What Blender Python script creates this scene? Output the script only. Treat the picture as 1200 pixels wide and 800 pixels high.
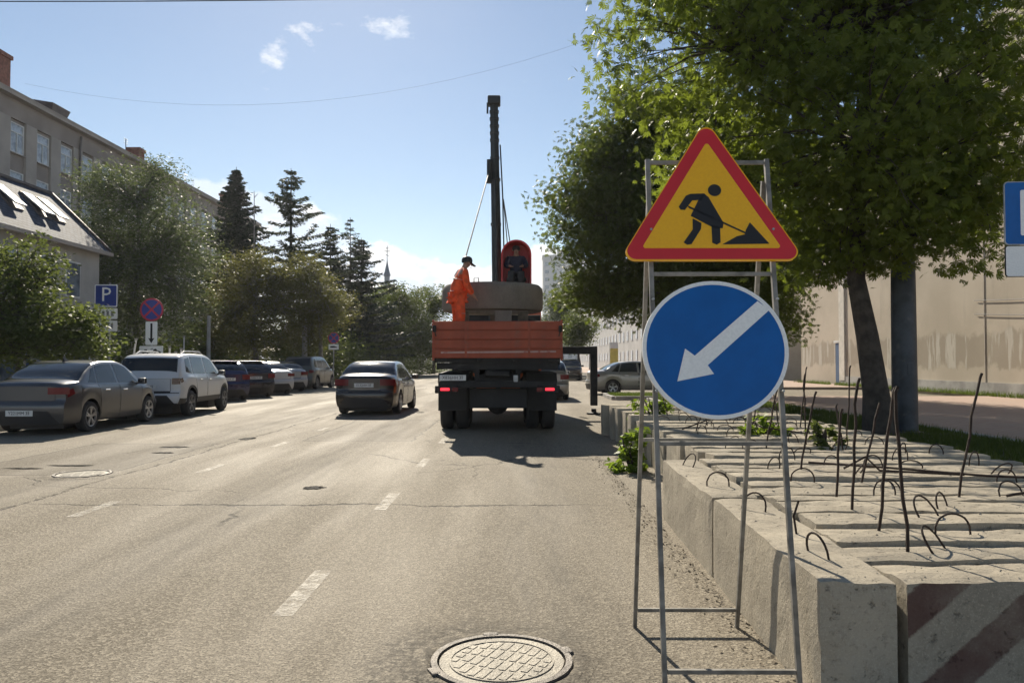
import bpy, bmesh, math, random
import numpy as np
from mathutils import Vector, Matrix, noise as mnoise
R = math.radians
for _o in list(bpy.data.objects):
    bpy.data.objects.remove(_o)
SC = bpy.context.scene
COL = SC.collection

# ---------------------------------------------------------------- camera, sky, sun, exposure
cam_d = bpy.data.cameras.new('camera')
cam_d.sensor_width = 36.0
cam_d.lens = 27.0
cam_d.clip_end = 3000
cam = bpy.data.objects.new('camera', cam_d)
COL.objects.link(cam)
cam.location = (0, 0, 1.43)
cam.rotation_euler = (R(90 + 1.53), 0, R(0.32))
SC.camera = cam
SUN_EL, SUN_AZ = 33.0, -13.5          # degrees; azimuth from +Y (down the street), negative = left
world = bpy.data.worlds.new('World')
SC.world = world
world.use_nodes = True
def build_world():
    nt = world.node_tree
    for n in list(nt.nodes): nt.nodes.remove(n)
    N = nt.nodes.new; Lk = nt.links.new
    out = N('ShaderNodeOutputWorld')
    sky = N('ShaderNodeTexSky'); sky.sky_type = 'NISHITA'; sky.sun_disc = False
    sky.sun_elevation = R(SUN_EL); sky.sun_rotation = R(SUN_AZ)
    sky.air_density = 1.0; sky.dust_density = 0.10; sky.ozone_density = 0.5
    b1 = N('ShaderNodeBackground'); b1.inputs['Strength'].default_value = 0.067
    Lk(sky.outputs[0], b1.inputs['Color'])
    b2 = N('ShaderNodeBackground'); b2.inputs['Strength'].default_value = 0.80
    tc = N('ShaderNodeTexCoord'); sep = N('ShaderNodeSeparateXYZ')
    Lk(tc.outputs['Generated'], sep.inputs[0])
    def math_(op, a, b=None, c=None):
        m = N('ShaderNodeMath'); m.operation = op
        for i, v in enumerate((a, b, c)):
            if v is None: continue
            if isinstance(v, (int, float)): m.inputs[i].default_value = v
            else: Lk(v, m.inputs[i])
        return m.outputs[0]
    def noise(scale, detail, loc, stretch=(1, 1, 1), rough=.55):
        mp = N('ShaderNodeMapping'); mp.inputs['Location'].default_value = loc; mp.inputs['Scale'].default_value = stretch
        Lk(tc.outputs['Generated'], mp.inputs[0])
        n = N('ShaderNodeTexNoise'); n.inputs['Scale'].default_value = scale; n.inputs['Detail'].default_value = detail
        n.inputs['Roughness'].default_value = rough
        Lk(mp.outputs[0], n.inputs['Vector']); return n.outputs[0]
    def ramp(v, a, b):
        m = N('ShaderNodeMapRange'); m.interpolation_type = 'SMOOTHSTEP'
        Lk(v, m.inputs[0]); m.inputs[1].default_value = a; m.inputs[2].default_value = b
        m.inputs[3].default_value = 0; m.inputs[4].default_value = 1; return m.outputs[0]
    z = sep.outputs[2]
    # a bank of cumulus low above the horizon all round
    n1 = noise(4.2, 9, CLOUD1, (1, 1, 1.9), .56)
    bias = math_('MULTIPLY', math_('SUBTRACT', z, .105), 1.5)
    lowm = ramp(math_('SUBTRACT', n1, bias), .495, .535)
    # a few small fair-weather wisps higher up
    n2 = noise(7.0, 8, CLOUD2, (1, 1, 1.9), .6)
    hi = math_('MULTIPLY', ramp(n2, .64, .73), ramp(z, .29, .33))
    mask = math_('MAXIMUM', math_('MULTIPLY', lowm, .96), math_('MULTIPLY', hi, .62))
    # cloud body: bright rims, greyer bellies
    n3 = noise(14.0, 6, (3.1, 7.7, 1.3), (1, 1, 2.0), .6)
    cr = N('ShaderNodeMixRGB'); cr.inputs[1].default_value = (.66, .75, .86, 1); cr.inputs[2].default_value = (1.0, .985, .96, 1)
    body = ramp(math_('SUBTRACT', n3, math_('MULTIPLY', math_('SUBTRACT', n1, .5), 1.1)), .28, .50)
    Lk(body, cr.inputs[0]); Lk(cr.outputs[0], b2.inputs['Color'])
    mx = N('ShaderNodeMixShader'); Lk(mask, mx.inputs[0]); Lk(b1.outputs[0], mx.inputs[1]); Lk(b2.outputs[0], mx.inputs[2])
    Lk(mx.outputs[0], out.inputs['Surface'])
CLOUD1, CLOUD2 = (12.03, 25.90, 48.32), (46.679, 48.879, 24.338)
build_world()
sun_d = bpy.data.lights.new('sun', 'SUN')
sun_d.energy = 5.0; sun_d.angle = R(0.53); sun_d.color = (1.0, .90, .74)
sun = bpy.data.objects.new('sun', sun_d); COL.objects.link(sun)
_d = Vector((math.sin(R(SUN_AZ)) * math.cos(R(SUN_EL)), math.cos(R(SUN_AZ)) * math.cos(R(SUN_EL)), math.sin(R(SUN_EL))))
sun.rotation_euler = _d.to_track_quat('Z', 'Y').to_euler()
sun.location = (-8, 30, 30)
SC.view_settings.view_transform = 'Standard'
SC.view_settings.look = 'None'
SC.view_settings.exposure = 0.66
SC.view_settings.gamma = 1.0
SC.view_settings.use_curve_mapping = False
SC.render.engine = 'CYCLES'
SC.cycles.max_bounces = 6
SC.cycles.transparent_max_bounces = 12
SC.cycles.use_denoising = True

# ---------------------------------------------------------------- materials
MATS = {}
def _nt(name):
    m = bpy.data.materials.new(name); m.use_nodes = True
    return m, m.node_tree, m.node_tree.nodes['Principled BSDF']
def _noise(nt, coord, scale, detail=4, rough=.55):
    n = nt.nodes.new('ShaderNodeTexNoise'); n.inputs['Scale'].default_value = scale
    n.inputs['Detail'].default_value = detail; n.inputs['Roughness'].default_value = rough
    nt.links.new(coord, n.inputs['Vector']); return n.outputs[0]
def _coord(nt, kind):
    if kind == 'world':
        return nt.nodes.new('ShaderNodeNewGeometry').outputs['Position']
    return nt.nodes.new('ShaderNodeTexCoord').outputs['Object']
def _math(nt, op, a, b=None, clamp=False):
    m = nt.nodes.new('ShaderNodeMath'); m.operation = op; m.use_clamp = clamp
    for i, v in enumerate((a, b)):
        if v is None: continue
        if isinstance(v, (int, float)): m.inputs[i].default_value = v
        else: nt.links.new(v, m.inputs[i])
    return m.outputs[0]
def _range(nt, v, a, b, c=0., d=1.):
    m = nt.nodes.new('ShaderNodeMapRange'); m.interpolation_type = 'SMOOTHSTEP'
    nt.links.new(v, m.inputs[0])
    for i, q in enumerate((a, b, c, d)): m.inputs[i + 1].default_value = q
    return m.outputs[0]
def _mix(nt, f, a, b, blend='MIX'):
    m = nt.nodes.new('ShaderNodeMixRGB'); m.blend_type = blend
    for i, v in enumerate((f, a, b)):
        if isinstance(v, (int, float)): m.inputs[i].default_value = v
        elif isinstance(v, tuple): m.inputs[i].default_value = (*v[:3], 1)
        else: nt.links.new(v, m.inputs[i])
    return m.outputs[0]
def _bump(nt, b, h, strength, dist):
    n = nt.nodes.new('ShaderNodeBump'); n.inputs['Strength'].default_value = strength; n.inputs['Distance'].default_value = dist
    nt.links.new(h, n.inputs['Height']); nt.links.new(n.outputs[0], b.inputs['Normal'])
def mat(name, col, rough=.6, metal=0., var=.12, vscale=3., bump=0., bscale=40., coord='object', spec=.5, coat=0., dirt=None, emit=0.):
    """plain procedural material: base colour, noise variation, optional bump and dirt colour"""
    if name in MATS: return MATS[name]
    m, nt, b = _nt(name)
    c = _coord(nt, coord)
    n1 = _noise(nt, c, vscale, 5)
    lo = tuple(x * (1 - var) for x in col); hi = tuple(min(1, x * (1 + var)) for x in col)
    colr = _mix(nt, _range(nt, n1, .3, .7), lo, hi)
    if dirt:
        n2 = _noise(nt, c, dirt[1], 6, .65)
        colr = _mix(nt, _range(nt, n2, dirt[2], dirt[2] + .18, 0, dirt[3]), colr, dirt[0])
    nt.links.new(colr, b.inputs['Base Color'])
    b.inputs['Roughness'].default_value = rough; b.inputs['Metallic'].default_value = metal
    b.inputs['Specular IOR Level'].default_value = spec; b.inputs['Coat Weight'].default_value = coat
    if emit:
        b.inputs['Emission Color'].default_value = (*col, 1); b.inputs['Emission Strength'].default_value = emit
    if bump:
        _bump(nt, b, _noise(nt, c, bscale, 6, .6), bump, .02)
    MATS[name] = m; return m
def leaf_mat(name, c1, c2, trans=.45, tcol=None, rough=.5):
    if name in MATS: return MATS[name]
    m, nt, b = _nt(name)
    g = nt.nodes.new('ShaderNodeNewGeometry')
    n = _noise(nt, g.outputs['Position'], .9, 3)
    f = _math(nt, 'ADD', _math(nt, 'MULTIPLY', g.outputs['Random Per Island'], .65), _math(nt, 'MULTIPLY', n, .45))
    col = _mix(nt, f, c1, c2)
    nt.links.new(col, b.inputs['Base Color']); b.inputs['Roughness'].default_value = rough
    b.inputs['Specular IOR Level'].default_value = .12
    t = nt.nodes.new('ShaderNodeBsdfTranslucent')
    tc = _mix(nt, f, tuple(x * 1.7 for x in (tcol or c1)), tuple(x * 1.7 for x in (tcol or c2)))
    nt.links.new(tc, t.inputs[0])
    mx = nt.nodes.new('ShaderNodeMixShader'); mx.inputs[0].default_value = trans
    nt.links.new(b.outputs[0], mx.inputs[1]); nt.links.new(t.outputs[0], mx.inputs[2])
    nt.links.new(mx.outputs[0], nt.nodes['Material Output'].inputs[0])
    MATS[name] = m; return m

def asphalt_mat():
    m, nt, b = _nt('asphalt')
    p = _coord(nt, 'world')
    sx = nt.nodes.new('ShaderNodeSeparateXYZ'); nt.links.new(p, sx.inputs[0])
    X, Y = sx.outputs[0], sx.outputs[1]
    mp = nt.nodes.new('ShaderNodeMapping'); mp.inputs['Scale'].default_value = (1, .12, 1); nt.links.new(p, mp.inputs[0])
    streak = _noise(nt, mp.outputs[0], 1.3, 5, .6)          # wear along the wheel tracks
    big = _noise(nt, p, .35, 6, .62)
    fine = _noise(nt, p, 60, 8, .75)
    stone = nt.nodes.new('ShaderNodeTexVoronoi'); stone.inputs['Scale'].default_value = 62; nt.links.new(p, stone.inputs['Vector'])
    col = _mix(nt, _range(nt, streak, .3, .7), (.172, .147, .108), (.262, .226, .170))
    col = _mix(nt, _range(nt, big, .38, .66, 0, .55), col, (.182, .156, .116))
    grain = _noise(nt, p, 95, 4, .75)
    col = _mix(nt, _range(nt, stone.outputs['Color'], .25, .95, 0, .8), col, (.40, .352, .27))
    col = _mix(nt, _range(nt, grain, .47, .62, 0, .85), col, (.045, .039, .031))
    col = _mix(nt, _range(nt, fine, .56, .70, 0, .4), col, (.05, .044, .036))
    # crumbled darker asphalt round the near manhole
    dx = _math(nt, 'ADD', X, .20); dy = _math(nt, 'SUBTRACT', Y, 3.72)
    rad = _math(nt, 'SQRT', _math(nt, 'ADD', _math(nt, 'MULTIPLY', dx, dx), _math(nt, 'MULTIPLY', dy, dy)))
    crumb = _math(nt, 'MULTIPLY', _range(nt, _math(nt, 'ADD', rad, _math(nt, 'MULTIPLY', _math(nt, 'SUBTRACT', _noise(nt, p, 5, 6, .7), .5), .5)), .70, .38), _range(nt, _noise(nt, p, 22, 6, .75), .38, .60))
    col = _mix(nt, _math(nt, 'MULTIPLY', crumb, .8), col, (.045, .039, .031))
    # old repair patches with a tar seam, and oil drips down the lane middles
    def rect(cx, cy, hx, hy, wob):
        ax_ = _math(nt, 'SUBTRACT', _math(nt, 'ABSOLUTE', _math(nt, 'ADD', _math(nt, 'SUBTRACT', X, cx), wob)), hx)
        ay_ = _math(nt, 'SUBTRACT', _math(nt, 'ABSOLUTE', _math(nt, 'ADD', _math(nt, 'SUBTRACT', Y, cy), wob)), hy)
        return _math(nt, 'MAXIMUM', ax_, ay_)
    wob = _math(nt, 'MULTIPLY', _math(nt, 'SUBTRACT', _noise(nt, p, 2.2, 5, .6), .5), .28)
    for cx, cy, hx, hy in ((-6.3, 11.6, 1.05, 1.9), (-2.9, 16.5, 1.0, 2.6), (-7.3, 7.2, .8, 1.2)):
        d_ = rect(cx, cy, hx, hy, wob)
        col = _mix(nt, _range(nt, d_, .03, -.03, 0, .28), col, (.085, .074, .058))
        col = _mix(nt, _range(nt, _math(nt, 'ABSOLUTE', d_), .035, .012, 0, .55), col, (.035, .031, .026))
    for cx in (-2.75, .25, -5.6):
        lane = _range(nt, _math(nt, 'ABSOLUTE', _math(nt, 'SUBTRACT', X, cx)), .75, .05)
        oil = _math(nt, 'MULTIPLY', lane, _range(nt, _noise(nt, mp.outputs[0], 5, 6, .7), .42, .75, .15, .6))
        col = _mix(nt, oil, col, (.07, .062, .05))
    # cracks: one right across the carriageway, a long joint near the parked cars, cells elsewhere
    w1 = _noise(nt, p, .9, 6, .7); w2 = _noise(nt, p, 6, 4, .6)
    yy = _math(nt, 'ADD', _math(nt, 'ADD', Y, _math(nt, 'MULTIPLY', _math(nt, 'SUBTRACT', w1, .5), .55)), _math(nt, 'MULTIPLY', _math(nt, 'SUBTRACT', w2, .5), .12))
    cx = _math(nt, 'MULTIPLY', _range(nt, X, -5.2, -4.2), _range(nt, X, 1.1, .2))
    c1 = _math(nt, 'MULTIPLY', _range(nt, _math(nt, 'ABSOLUTE', _math(nt, 'SUBTRACT', yy, 7.72)), .030, .008), cx)
    xx = _math(nt, 'ADD', X, _math(nt, 'MULTIPLY', _math(nt, 'SUBTRACT', w1, .5), .5))
    c2 = _math(nt, 'MULTIPLY', _range(nt, _math(nt, 'ABSOLUTE', _math(nt, 'ADD', xx, 5.0)), .035, .01), _range(nt, w2, .40, .55))
    vor = nt.nodes.new('ShaderNodeTexVoronoi'); vor.feature = 'DISTANCE_TO_EDGE'; vor.inputs['Scale'].default_value = .28
    wp = nt.nodes.new('ShaderNodeVectorMath'); wp.operation = 'MULTIPLY_ADD'
    nn = nt.nodes.new('ShaderNodeTexNoise'); nn.inputs['Scale'].default_value = 1.1; nn.inputs['Detail'].default_value = 5; nt.links.new(p, nn.inputs['Vector'])
    nt.links.new(nn.outputs['Color'], wp.inputs[0]); wp.inputs[1].default_value = (.8, .8, 0); nt.links.new(p, wp.inputs[2])
    nt.links.new(wp.outputs[0], vor.inputs['Vector'])
    c3 = _math(nt, 'MULTIPLY', _range(nt, vor.outputs['Distance'], .006, .001), _range(nt, big, .5, .6, 0, .8))
    crack = _math(nt, 'MAXIMUM', _math(nt, 'MAXIMUM', c1, c2), c3)
    col = _mix(nt, _math(nt, 'MULTIPLY', crack, .85), col, (.022, .02, .018))
    nt.links.new(col, b.inputs['Base Color'])
    rr = _range(nt, streak, .3, .75, .82, .68); nt.links.new(rr, b.inputs['Roughness'])
    b.inputs['Specular IOR Level'].default_value = .12
    h = _math(nt, 'SUBTRACT', _math(nt, 'MULTIPLY', _math(nt, 'ADD', grain, stone.outputs['Distance']), .5), _math(nt, 'MULTIPLY', crack, 2.0))
    _bump(nt, b, h, .8, .008)
    MATS['asphalt'] = m; return m
def concrete_mat(name, base=(.365, .322, .250), stripes=False):
    m, nt, b = _nt(name)
    p = _coord(nt, 'world')
    big = _noise(nt, p, 1.6, 6, .62); fine = _noise(nt, p, 42, 7, .7); pit = _noise(nt, p, 17, 5, .75)
    mp = nt.nodes.new('ShaderNodeMapping'); mp.inputs['Scale'].default_value = (1.2, 1.2, .18); nt.links.new(p, mp.inputs[0])
    run = _noise(nt, mp.outputs[0], 7, 5, .6)
    col = _mix(nt, _range(nt, big, .3, .7), tuple(x * .80 for x in base), tuple(min(1, x * 1.18) for x in base))
    col = _mix(nt, _range(nt, run, .5, .72, 0, .45), col, tuple(x * .62 for x in base))
    col = _mix(nt, _range(nt, fine, .52, .68, 0, .5), col, tuple(x * .5 for x in base))
    grit = _noise(nt, p, 110, 4, .7); col = _mix(nt, _range(nt, grit, .5, .66, 0, .6), col, tuple(min(1, x * 1.35) for x in base))
    col = _mix(nt, _range(nt, pit, .60, .68, 0, .7), col, tuple(x * .42 for x in base))
    if stripes:
        sx = nt.nodes.new('ShaderNodeSeparateXYZ'); nt.links.new(p, sx.inputs[0])
        u = _math(nt, 'SUBTRACT', sx.outputs[0], _math(nt, 'MULTIPLY', sx.outputs[2], 1.16))
        u = _math(nt, 'ADD', u, _math(nt, 'MULTIPLY', _math(nt, 'SUBTRACT', fine, .5), .05))
        w = _math(nt, 'ABSOLUTE', _math(nt, 'SUBTRACT', _math(nt, 'FRACT', _math(nt, 'DIVIDE', _math(nt, 'SUBTRACT', u, 1.425), .47)), .5))
        st = _math(nt, 'MULTIPLY', _range(nt, w, .25, .20), _range(nt, big, .30, .52, .40, .85))
        gn = nt.nodes.new('ShaderNodeNewGeometry'); sn = nt.nodes.new('ShaderNodeSeparateXYZ'); nt.links.new(gn.outputs['Normal'], sn.inputs[0])
        st = _math(nt, 'MULTIPLY', st, _range(nt, sn.outputs[1], -.4, -.8))          # painted on the end face only
        col = _mix(nt, st, col, (.095, .042, .036))
    nt.links.new(col, b.inputs['Base Color']); b.inputs['Roughness'].default_value = .9; b.inputs['Specular IOR Level'].default_value = .2
    _bump(nt, b, _math(nt, 'SUBTRACT', _math(nt, 'ADD', fine, _math(nt, 'MULTIPLY', big, .8)), _range(nt, pit, .58, .70)), .7, .011)
    MATS[name] = m; return m
def paint_mat():
    """worn lane paint: patches have gone and the asphalt shows through"""
    m, nt, b = _nt('lane_paint')
    p = _coord(nt, 'world')
    n = _noise(nt, p, 9, 7, .75); n2 = _noise(nt, p, 70, 6, .7)
    b.inputs['Base Color'].default_value = (.55, .51, .43, 1); b.inputs['Roughness'].default_value = .7
    f = _math(nt, 'MULTIPLY', _range(nt, n, .38, .64, .14, .9), _range(nt, n2, .35, .56, .25, .8))
    nt.links.new(f, b.inputs['Alpha'])
    MATS['lane_paint'] = m; return m
def wall_mat():
    m, nt, b = _nt('stained_plaster')
    p = _coord(nt, 'world')
    sx = nt.nodes.new('ShaderNodeSeparateXYZ'); nt.links.new(p, sx.inputs[0]); Z = sx.outputs[2]
    big = _noise(nt, p, .28, 6, .6); mid = _noise(nt, p, 1.1, 6, .65); fine = _noise(nt, p, 30, 6, .7)
    mp = nt.nodes.new('ShaderNodeMapping'); mp.inputs['Scale'].default_value = (1, 1, .12); nt.links.new(p, mp.inputs[0])
    run = _noise(nt, mp.outputs[0], 1.6, 5, .6)
    col = _mix(nt, _range(nt, big, .35, .65), (.44, .385, .305), (.53, .47, .38))
    zb = _math(nt, 'ADD', Z, _math(nt, 'MULTIPLY', _math(nt, 'SUBTRACT', mid, .5), 1.4))
    band = _math(nt, 'MULTIPLY', _range(nt, zb, 1.1, 1.35), _range(nt, zb, 2.75, 2.45))
    col = _mix(nt, _math(nt, 'MULTIPLY', band, .55), col, (.24, .205, .155))
    patch = _math(nt, 'MULTIPLY', band, _range(nt, run, .53, .60))
    col = _mix(nt, _math(nt, 'MULTIPLY', patch, .8), col, (.55, .52, .45))
    col = _mix(nt, _range(nt, run, .58, .75, 0, .3), col, (.28, .25, .20))
    nt.links.new(col, b.inputs['Base Color']); b.inputs['Roughness'].default_value = .9; b.inputs['Specular IOR Level'].default_value = .2
    _bump(nt, b, fine, .4, .01)
    MATS['stained_plaster'] = m; return m
def paving_mat(name, c1, c2, mortar, scale, bw=.5, rh=.25):
    m, nt, b = _nt(name)
    p = _coord(nt, 'world')
    br = nt.nodes.new('ShaderNodeTexBrick'); nt.links.new(p, br.inputs['Vector'])
    br.inputs['Scale'].default_value = scale; br.inputs['Color1'].default_value = (*c1, 1); br.inputs['Color2'].default_value = (*c2, 1)
    br.inputs['Mortar'].default_value = (*mortar, 1); br.inputs['Mortar Size'].default_value = .012
    br.inputs['Brick Width'].default_value = bw; br.inputs['Row Height'].default_value = rh
    n = _noise(nt, p, .7, 6, .65)
    col = _mix(nt, _range(nt, n, .42, .68, 0, .6), br.outputs['Color'], tuple(x * 1.2 for x in mortar))
    nt.links.new(col, b.inputs['Base Color']); b.inputs['Roughness'].default_value = .85
    _bump(nt, b, _math(nt, 'SUBTRACT', _noise(nt, p, 50, 4), br.outputs['Fac']), .5, .01)
    MATS[name] = m; return m
def roof_mat():
    m, nt, b = _nt('slate_shingle')
    tc = nt.nodes.new('ShaderNodeTexCoord').outputs['UV']
    br = nt.nodes.new('ShaderNodeTexBrick'); nt.links.new(tc, br.inputs['Vector'])
    br.inputs['Scale'].default_value = 1; br.inputs['Brick Width'].default_value = .26; br.inputs['Row Height'].default_value = .14
    br.inputs['Color1'].default_value = (.045, .056, .078, 1); br.inputs['Color2'].default_value = (.09, .11, .15, 1)
    br.inputs['Mortar'].default_value = (.02, .022, .028, 1); br.inputs['Mortar Size'].default_value = .012
    nt.links.new(br.outputs['Color'], b.inputs['Base Color']); b.inputs['Roughness'].default_value = .75
    b.inputs['Specular IOR Level'].default_value = .25
    _bump(nt, b, _math(nt, 'SUBTRACT', 1., br.outputs['Fac']), .6, .02)
    MATS['slate_shingle'] = m; return m
def car_paint(name, col, rough=.28, metal=.35, dust=.18):
    if name in MATS: return MATS[name]
    m, nt, b = _nt(name)
    c = _coord(nt, 'object')
    sx = nt.nodes.new('ShaderNodeSeparateXYZ'); nt.links.new(c, sx.inputs[0])
    n = _noise(nt, c, 2.5, 6, .65); n2 = _noise(nt, c, 30, 4, .6)
    d = _math(nt, 'MULTIPLY', _range(nt, _math(nt, 'ADD', sx.outputs[2], _math(nt, 'MULTIPLY', n, .5)), .95, .35), dust * 2.2, True)
    d = _math(nt, 'ADD', d, _math(nt, 'MULTIPLY', _range(nt, n2, .4, .7), dust * .35), True)
    nt.links.new(_mix(nt, d, col, (.17, .15, .125)), b.inputs['Base Color'])
    nt.links.new(_range(nt, d, 0, .5, rough, .75), b.inputs['Roughness'])
    b.inputs['Metallic'].default_value = metal; b.inputs['Coat Weight'].default_value = .6; b.inputs['Coat Roughness'].default_value = .08
    MATS[name] = m; return m

ASPHALT = asphalt_mat(); CONC = concrete_mat('weathered_concrete'); CONC_STRIPE = concrete_mat('striped_concrete', stripes=True)
PAINT = paint_mat(); PLASTER = wall_mat(); SLATE = roof_mat()
PAVE = paving_mat('pink_paving', (.40, .26, .20), (.46, .33, .26), (.30, .24, .19), 1.0, .2, .1)
PAVE_L = paving_mat('grey_paving', (.25, .24, .22), (.31, .29, .26), (.16, .15, .14), 1.0, .3, .3)
KERB = mat('kerb_concrete', (.34, .33, .31), .9, var=.25, vscale=1.2, bump=.5, bscale=30, coord='world')
SOIL = mat('bare_soil', (.085, .075, .055), .95, var=.4, vscale=2.5, bump=.8, bscale=18, coord='world')
LAND = mat('dry_ground', (.12, .115, .085), .95, var=.35, vscale=.4, bump=.5, bscale=4, coord='world')
RUST = mat('rusty_steel', (.038, .025, .019), .85, .25, var=.5, vscale=20, bump=.4, bscale=90)
BLACK = mat('black_plastic', (.018, .018, .02), .55)
RUBBER = mat('tyre_rubber', (.022, .022, .023), .8, var=.3, vscale=6, bump=.3, bscale=60)
GLASS = mat('dark_glass', (.014, .017, .019), .06, var=.1, spec=.45)
RIM = mat('alloy_rim', (.42, .42, .43), .32, .85, var=.15)
CHROME = mat('chrome', (.75, .75, .76), .12, 1.0)
REDLAMP = mat('red_lamp', (.13, .005, .008), .2, spec=.35)
REDLIT = mat('lit_red_lamp', (.9, .03, .05), .3, emit=1.1)
WHITELAMP = mat('clear_lamp', (.62, .64, .66), .12, spec=.9, coat=.6)
PLATE = mat('plate_white', (.62, .62, .60), .45, var=.1, dirt=((.25, .23, .2), 9, .5, .5))
INK = mat('plate_ink', (.015, .015, .017), .6)
WHITE = mat('white_metal', (.70, .70, .68), .5, var=.08)
GREYMETAL = mat('galvanised_steel', (.36, .37, .37), .5, .55, var=.2, vscale=7)

# ---------------------------------------------------------------- mesh helpers
def link(o, parent=None):
    COL.objects.link(o)
    if parent is not None: o.parent = parent
    return o
def np_mesh(name, V, F, m, parent=None, smooth=False, loc=None):
    """V (n,3); F (k,4) or (k,3) or list of lists"""
    me = bpy.data.meshes.new(name)
    V = np.asarray(V, dtype=np.float32)
    if isinstance(F, np.ndarray):
        k, c = F.shape
        me.vertices.add(len(V)); me.vertices.foreach_set('co', V.ravel())
        me.loops.add(k * c); me.loops.foreach_set('vertex_index', F.astype(np.int32).ravel())
        me.polygons.add(k); me.polygons.foreach_set('loop_start', np.arange(0, k * c, c, dtype=np.int32))
        me.update(calc_edges=True)
    else:
        me.from_pydata(V.tolist(), [], F); me.update()
    if smooth: me.polygons.foreach_set('use_smooth', np.ones(len(me.polygons), dtype=bool))
    me.materials.append(m)
    o = bpy.data.objects.new(name, me)
    if loc is not None: o.location = loc
    return link(o, parent)
def dup(o, parent=None, loc=None, rot=None):
    c = o.copy(); link(c, parent)
    if parent is None: c.parent = None
    if loc is not None: c.location = loc
    if rot is not None: c.rotation_euler = rot
    return c
def tag(o, label=None, cat=None, group=None, kind=None):
    for k, v in (('label', label), ('category', cat), ('group', group), ('kind', kind)):
        if v: o[k] = v
    return o
def empty(name, loc, rz=0., label=None, cat=None, group=None, parent=None):
    o = bpy.data.objects.new(name, None); o.location = loc; o.rotation_euler = (0, 0, rz); o.empty_display_size = .2
    link(o, parent); return tag(o, label, cat, group)
class MB:
    """collects shapes into one mesh"""
    def __init__(s): s.v = []; s.f = []
    def add(s, V, F):
        n = len(s.v); s.v += [tuple(map(float, p)) for p in V]; s.f += [[i + n for i in f] for f in F]; return s
    def box(s, c, d, rz=0., rx=0., ry=0., bev=0.):
        hx, hy, hz = d[0] / 2, d[1] / 2, d[2] / 2
        M = Matrix.Translation(c) @ Matrix.Rotation(rz, 4, 'Z') @ Matrix.Rotation(ry, 4, 'Y') @ Matrix.Rotation(rx, 4, 'X')
        if bev <= 0:
            P = [(-hx, -hy, -hz), (hx, -hy, -hz), (hx, hy, -hz), (-hx, hy, -hz), (-hx, -hy, hz), (hx, -hy, hz), (hx, hy, hz), (-hx, hy, hz)]
            F = [(0, 3, 2, 1), (4, 5, 6, 7), (0, 1, 5, 4), (1, 2, 6, 5), (2, 3, 7, 6), (3, 0, 4, 7)]
            return s.add([M @ Vector(p) for p in P], F)
        bm = bmesh.new(); bmesh.ops.create_cube(bm, size=1)
        for v in bm.verts: v.co = Vector((v.co.x * d[0], v.co.y * d[1], v.co.z * d[2]))
        bmesh.ops.bevel(bm, geom=bm.edges[:], offset=min(bev, min(d) * .45), segments=2, affect='EDGES', profile=.5)
        bm.verts.index_update()
        s.add([M @ v.co for v in bm.verts], [[v.index for v in f.verts] for f in bm.faces]); bm.free(); return s
    def tube(s, pts, r, n=8, caps=True):
        pts = [Vector(p) for p in pts]
        rs = r if isinstance(r, (list, tuple)) else [r] * len(pts)
        rings = []; up = None
        for i, p in enumerate(pts):
            t = (pts[min(i + 1, len(pts) - 1)] - pts[max(i - 1, 0)])
            if t.length < 1e-9: t = Vector((0, 0, 1))
            t.normalize()
            if up is None or abs(up.dot(t)) > .99:
                up = Vector((1, 0, 0)) if abs(t.x) < .8 else Vector((0, 1, 0))
            a = t.cross(up).normalized(); b = a.cross(t); up = b
            rings.append([p + (a * math.cos(2 * math.pi * k / n) + b * math.sin(2 * math.pi * k / n)) * rs[i] for k in range(n)])
        V = [q for ring in rings for q in ring]; F = []
        for i in range(len(pts) - 1):
            for k in range(n):
                F.append((i * n + k, i * n + (k + 1) % n, (i + 1) * n + (k + 1) % n, (i + 1) * n + k))
        if caps: F += [tuple(range(n))[::-1], tuple((len(pts) - 1) * n + k for k in range(n))]
        return s.add(V, F)
    def beam(s, a, b, w, h=None):
        """square tube from a to b"""
        a, b = Vector(a), Vector(b); h = h or w
        t = (b - a).normalized(); u = Vector((0, 1, 0)) if abs(t.y) < .8 else Vector((0, 0, 1))
        x = t.cross(u).normalized(); y = x.cross(t)
        P = [p + x * sx * w / 2 + y * sy * h / 2 for p in (a, b) for sx, sy in ((-1, -1), (1, -1), (1, 1), (-1, 1))]
        return s.add(P, [(0, 3, 2, 1), (4, 5, 6, 7), (0, 1, 5, 4), (1, 2, 6, 5), (2, 3, 7, 6), (3, 0, 4, 7)])
    def lathe(s, prof, c=(0, 0, 0), axis='z', n=24, close=False):
        V = []; F = []; k = len(prof)
        for j in range(n):
            a = 2 * math.pi * j / n
            for r, h in prof:
                x, y = r * math.cos(a), r * math.sin(a)
                V.append({'z': (c[0] + x, c[1] + y, c[2] + h), 'x': (c[0] + h, c[1] + x, c[2] + y), 'y': (c[0] + x, c[1] + h, c[2] + y)}[axis])
        for j in range(n):
            for i in range(k - 1 if not close else k):
                F.append((j * k + i, ((j + 1) % n) * k + i, ((j + 1) % n) * k + (i + 1) % k, j * k + (i + 1) % k))
        return s.add(V, F)
    def prism(s, poly, y0, y1):
        """polygon in (x,z) extruded along y"""
        n = len(poly)
        V = [(p[0], y0, p[1]) for p in poly] + [(p[0], y1, p[1]) for p in poly]
        F = [tuple(range(n)), tuple(range(2 * n - 1, n - 1, -1))] + [(i, i + n, (i + 1) % n + n, (i + 1) % n) for i in range(n)]
        return s.add(V, F)
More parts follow.
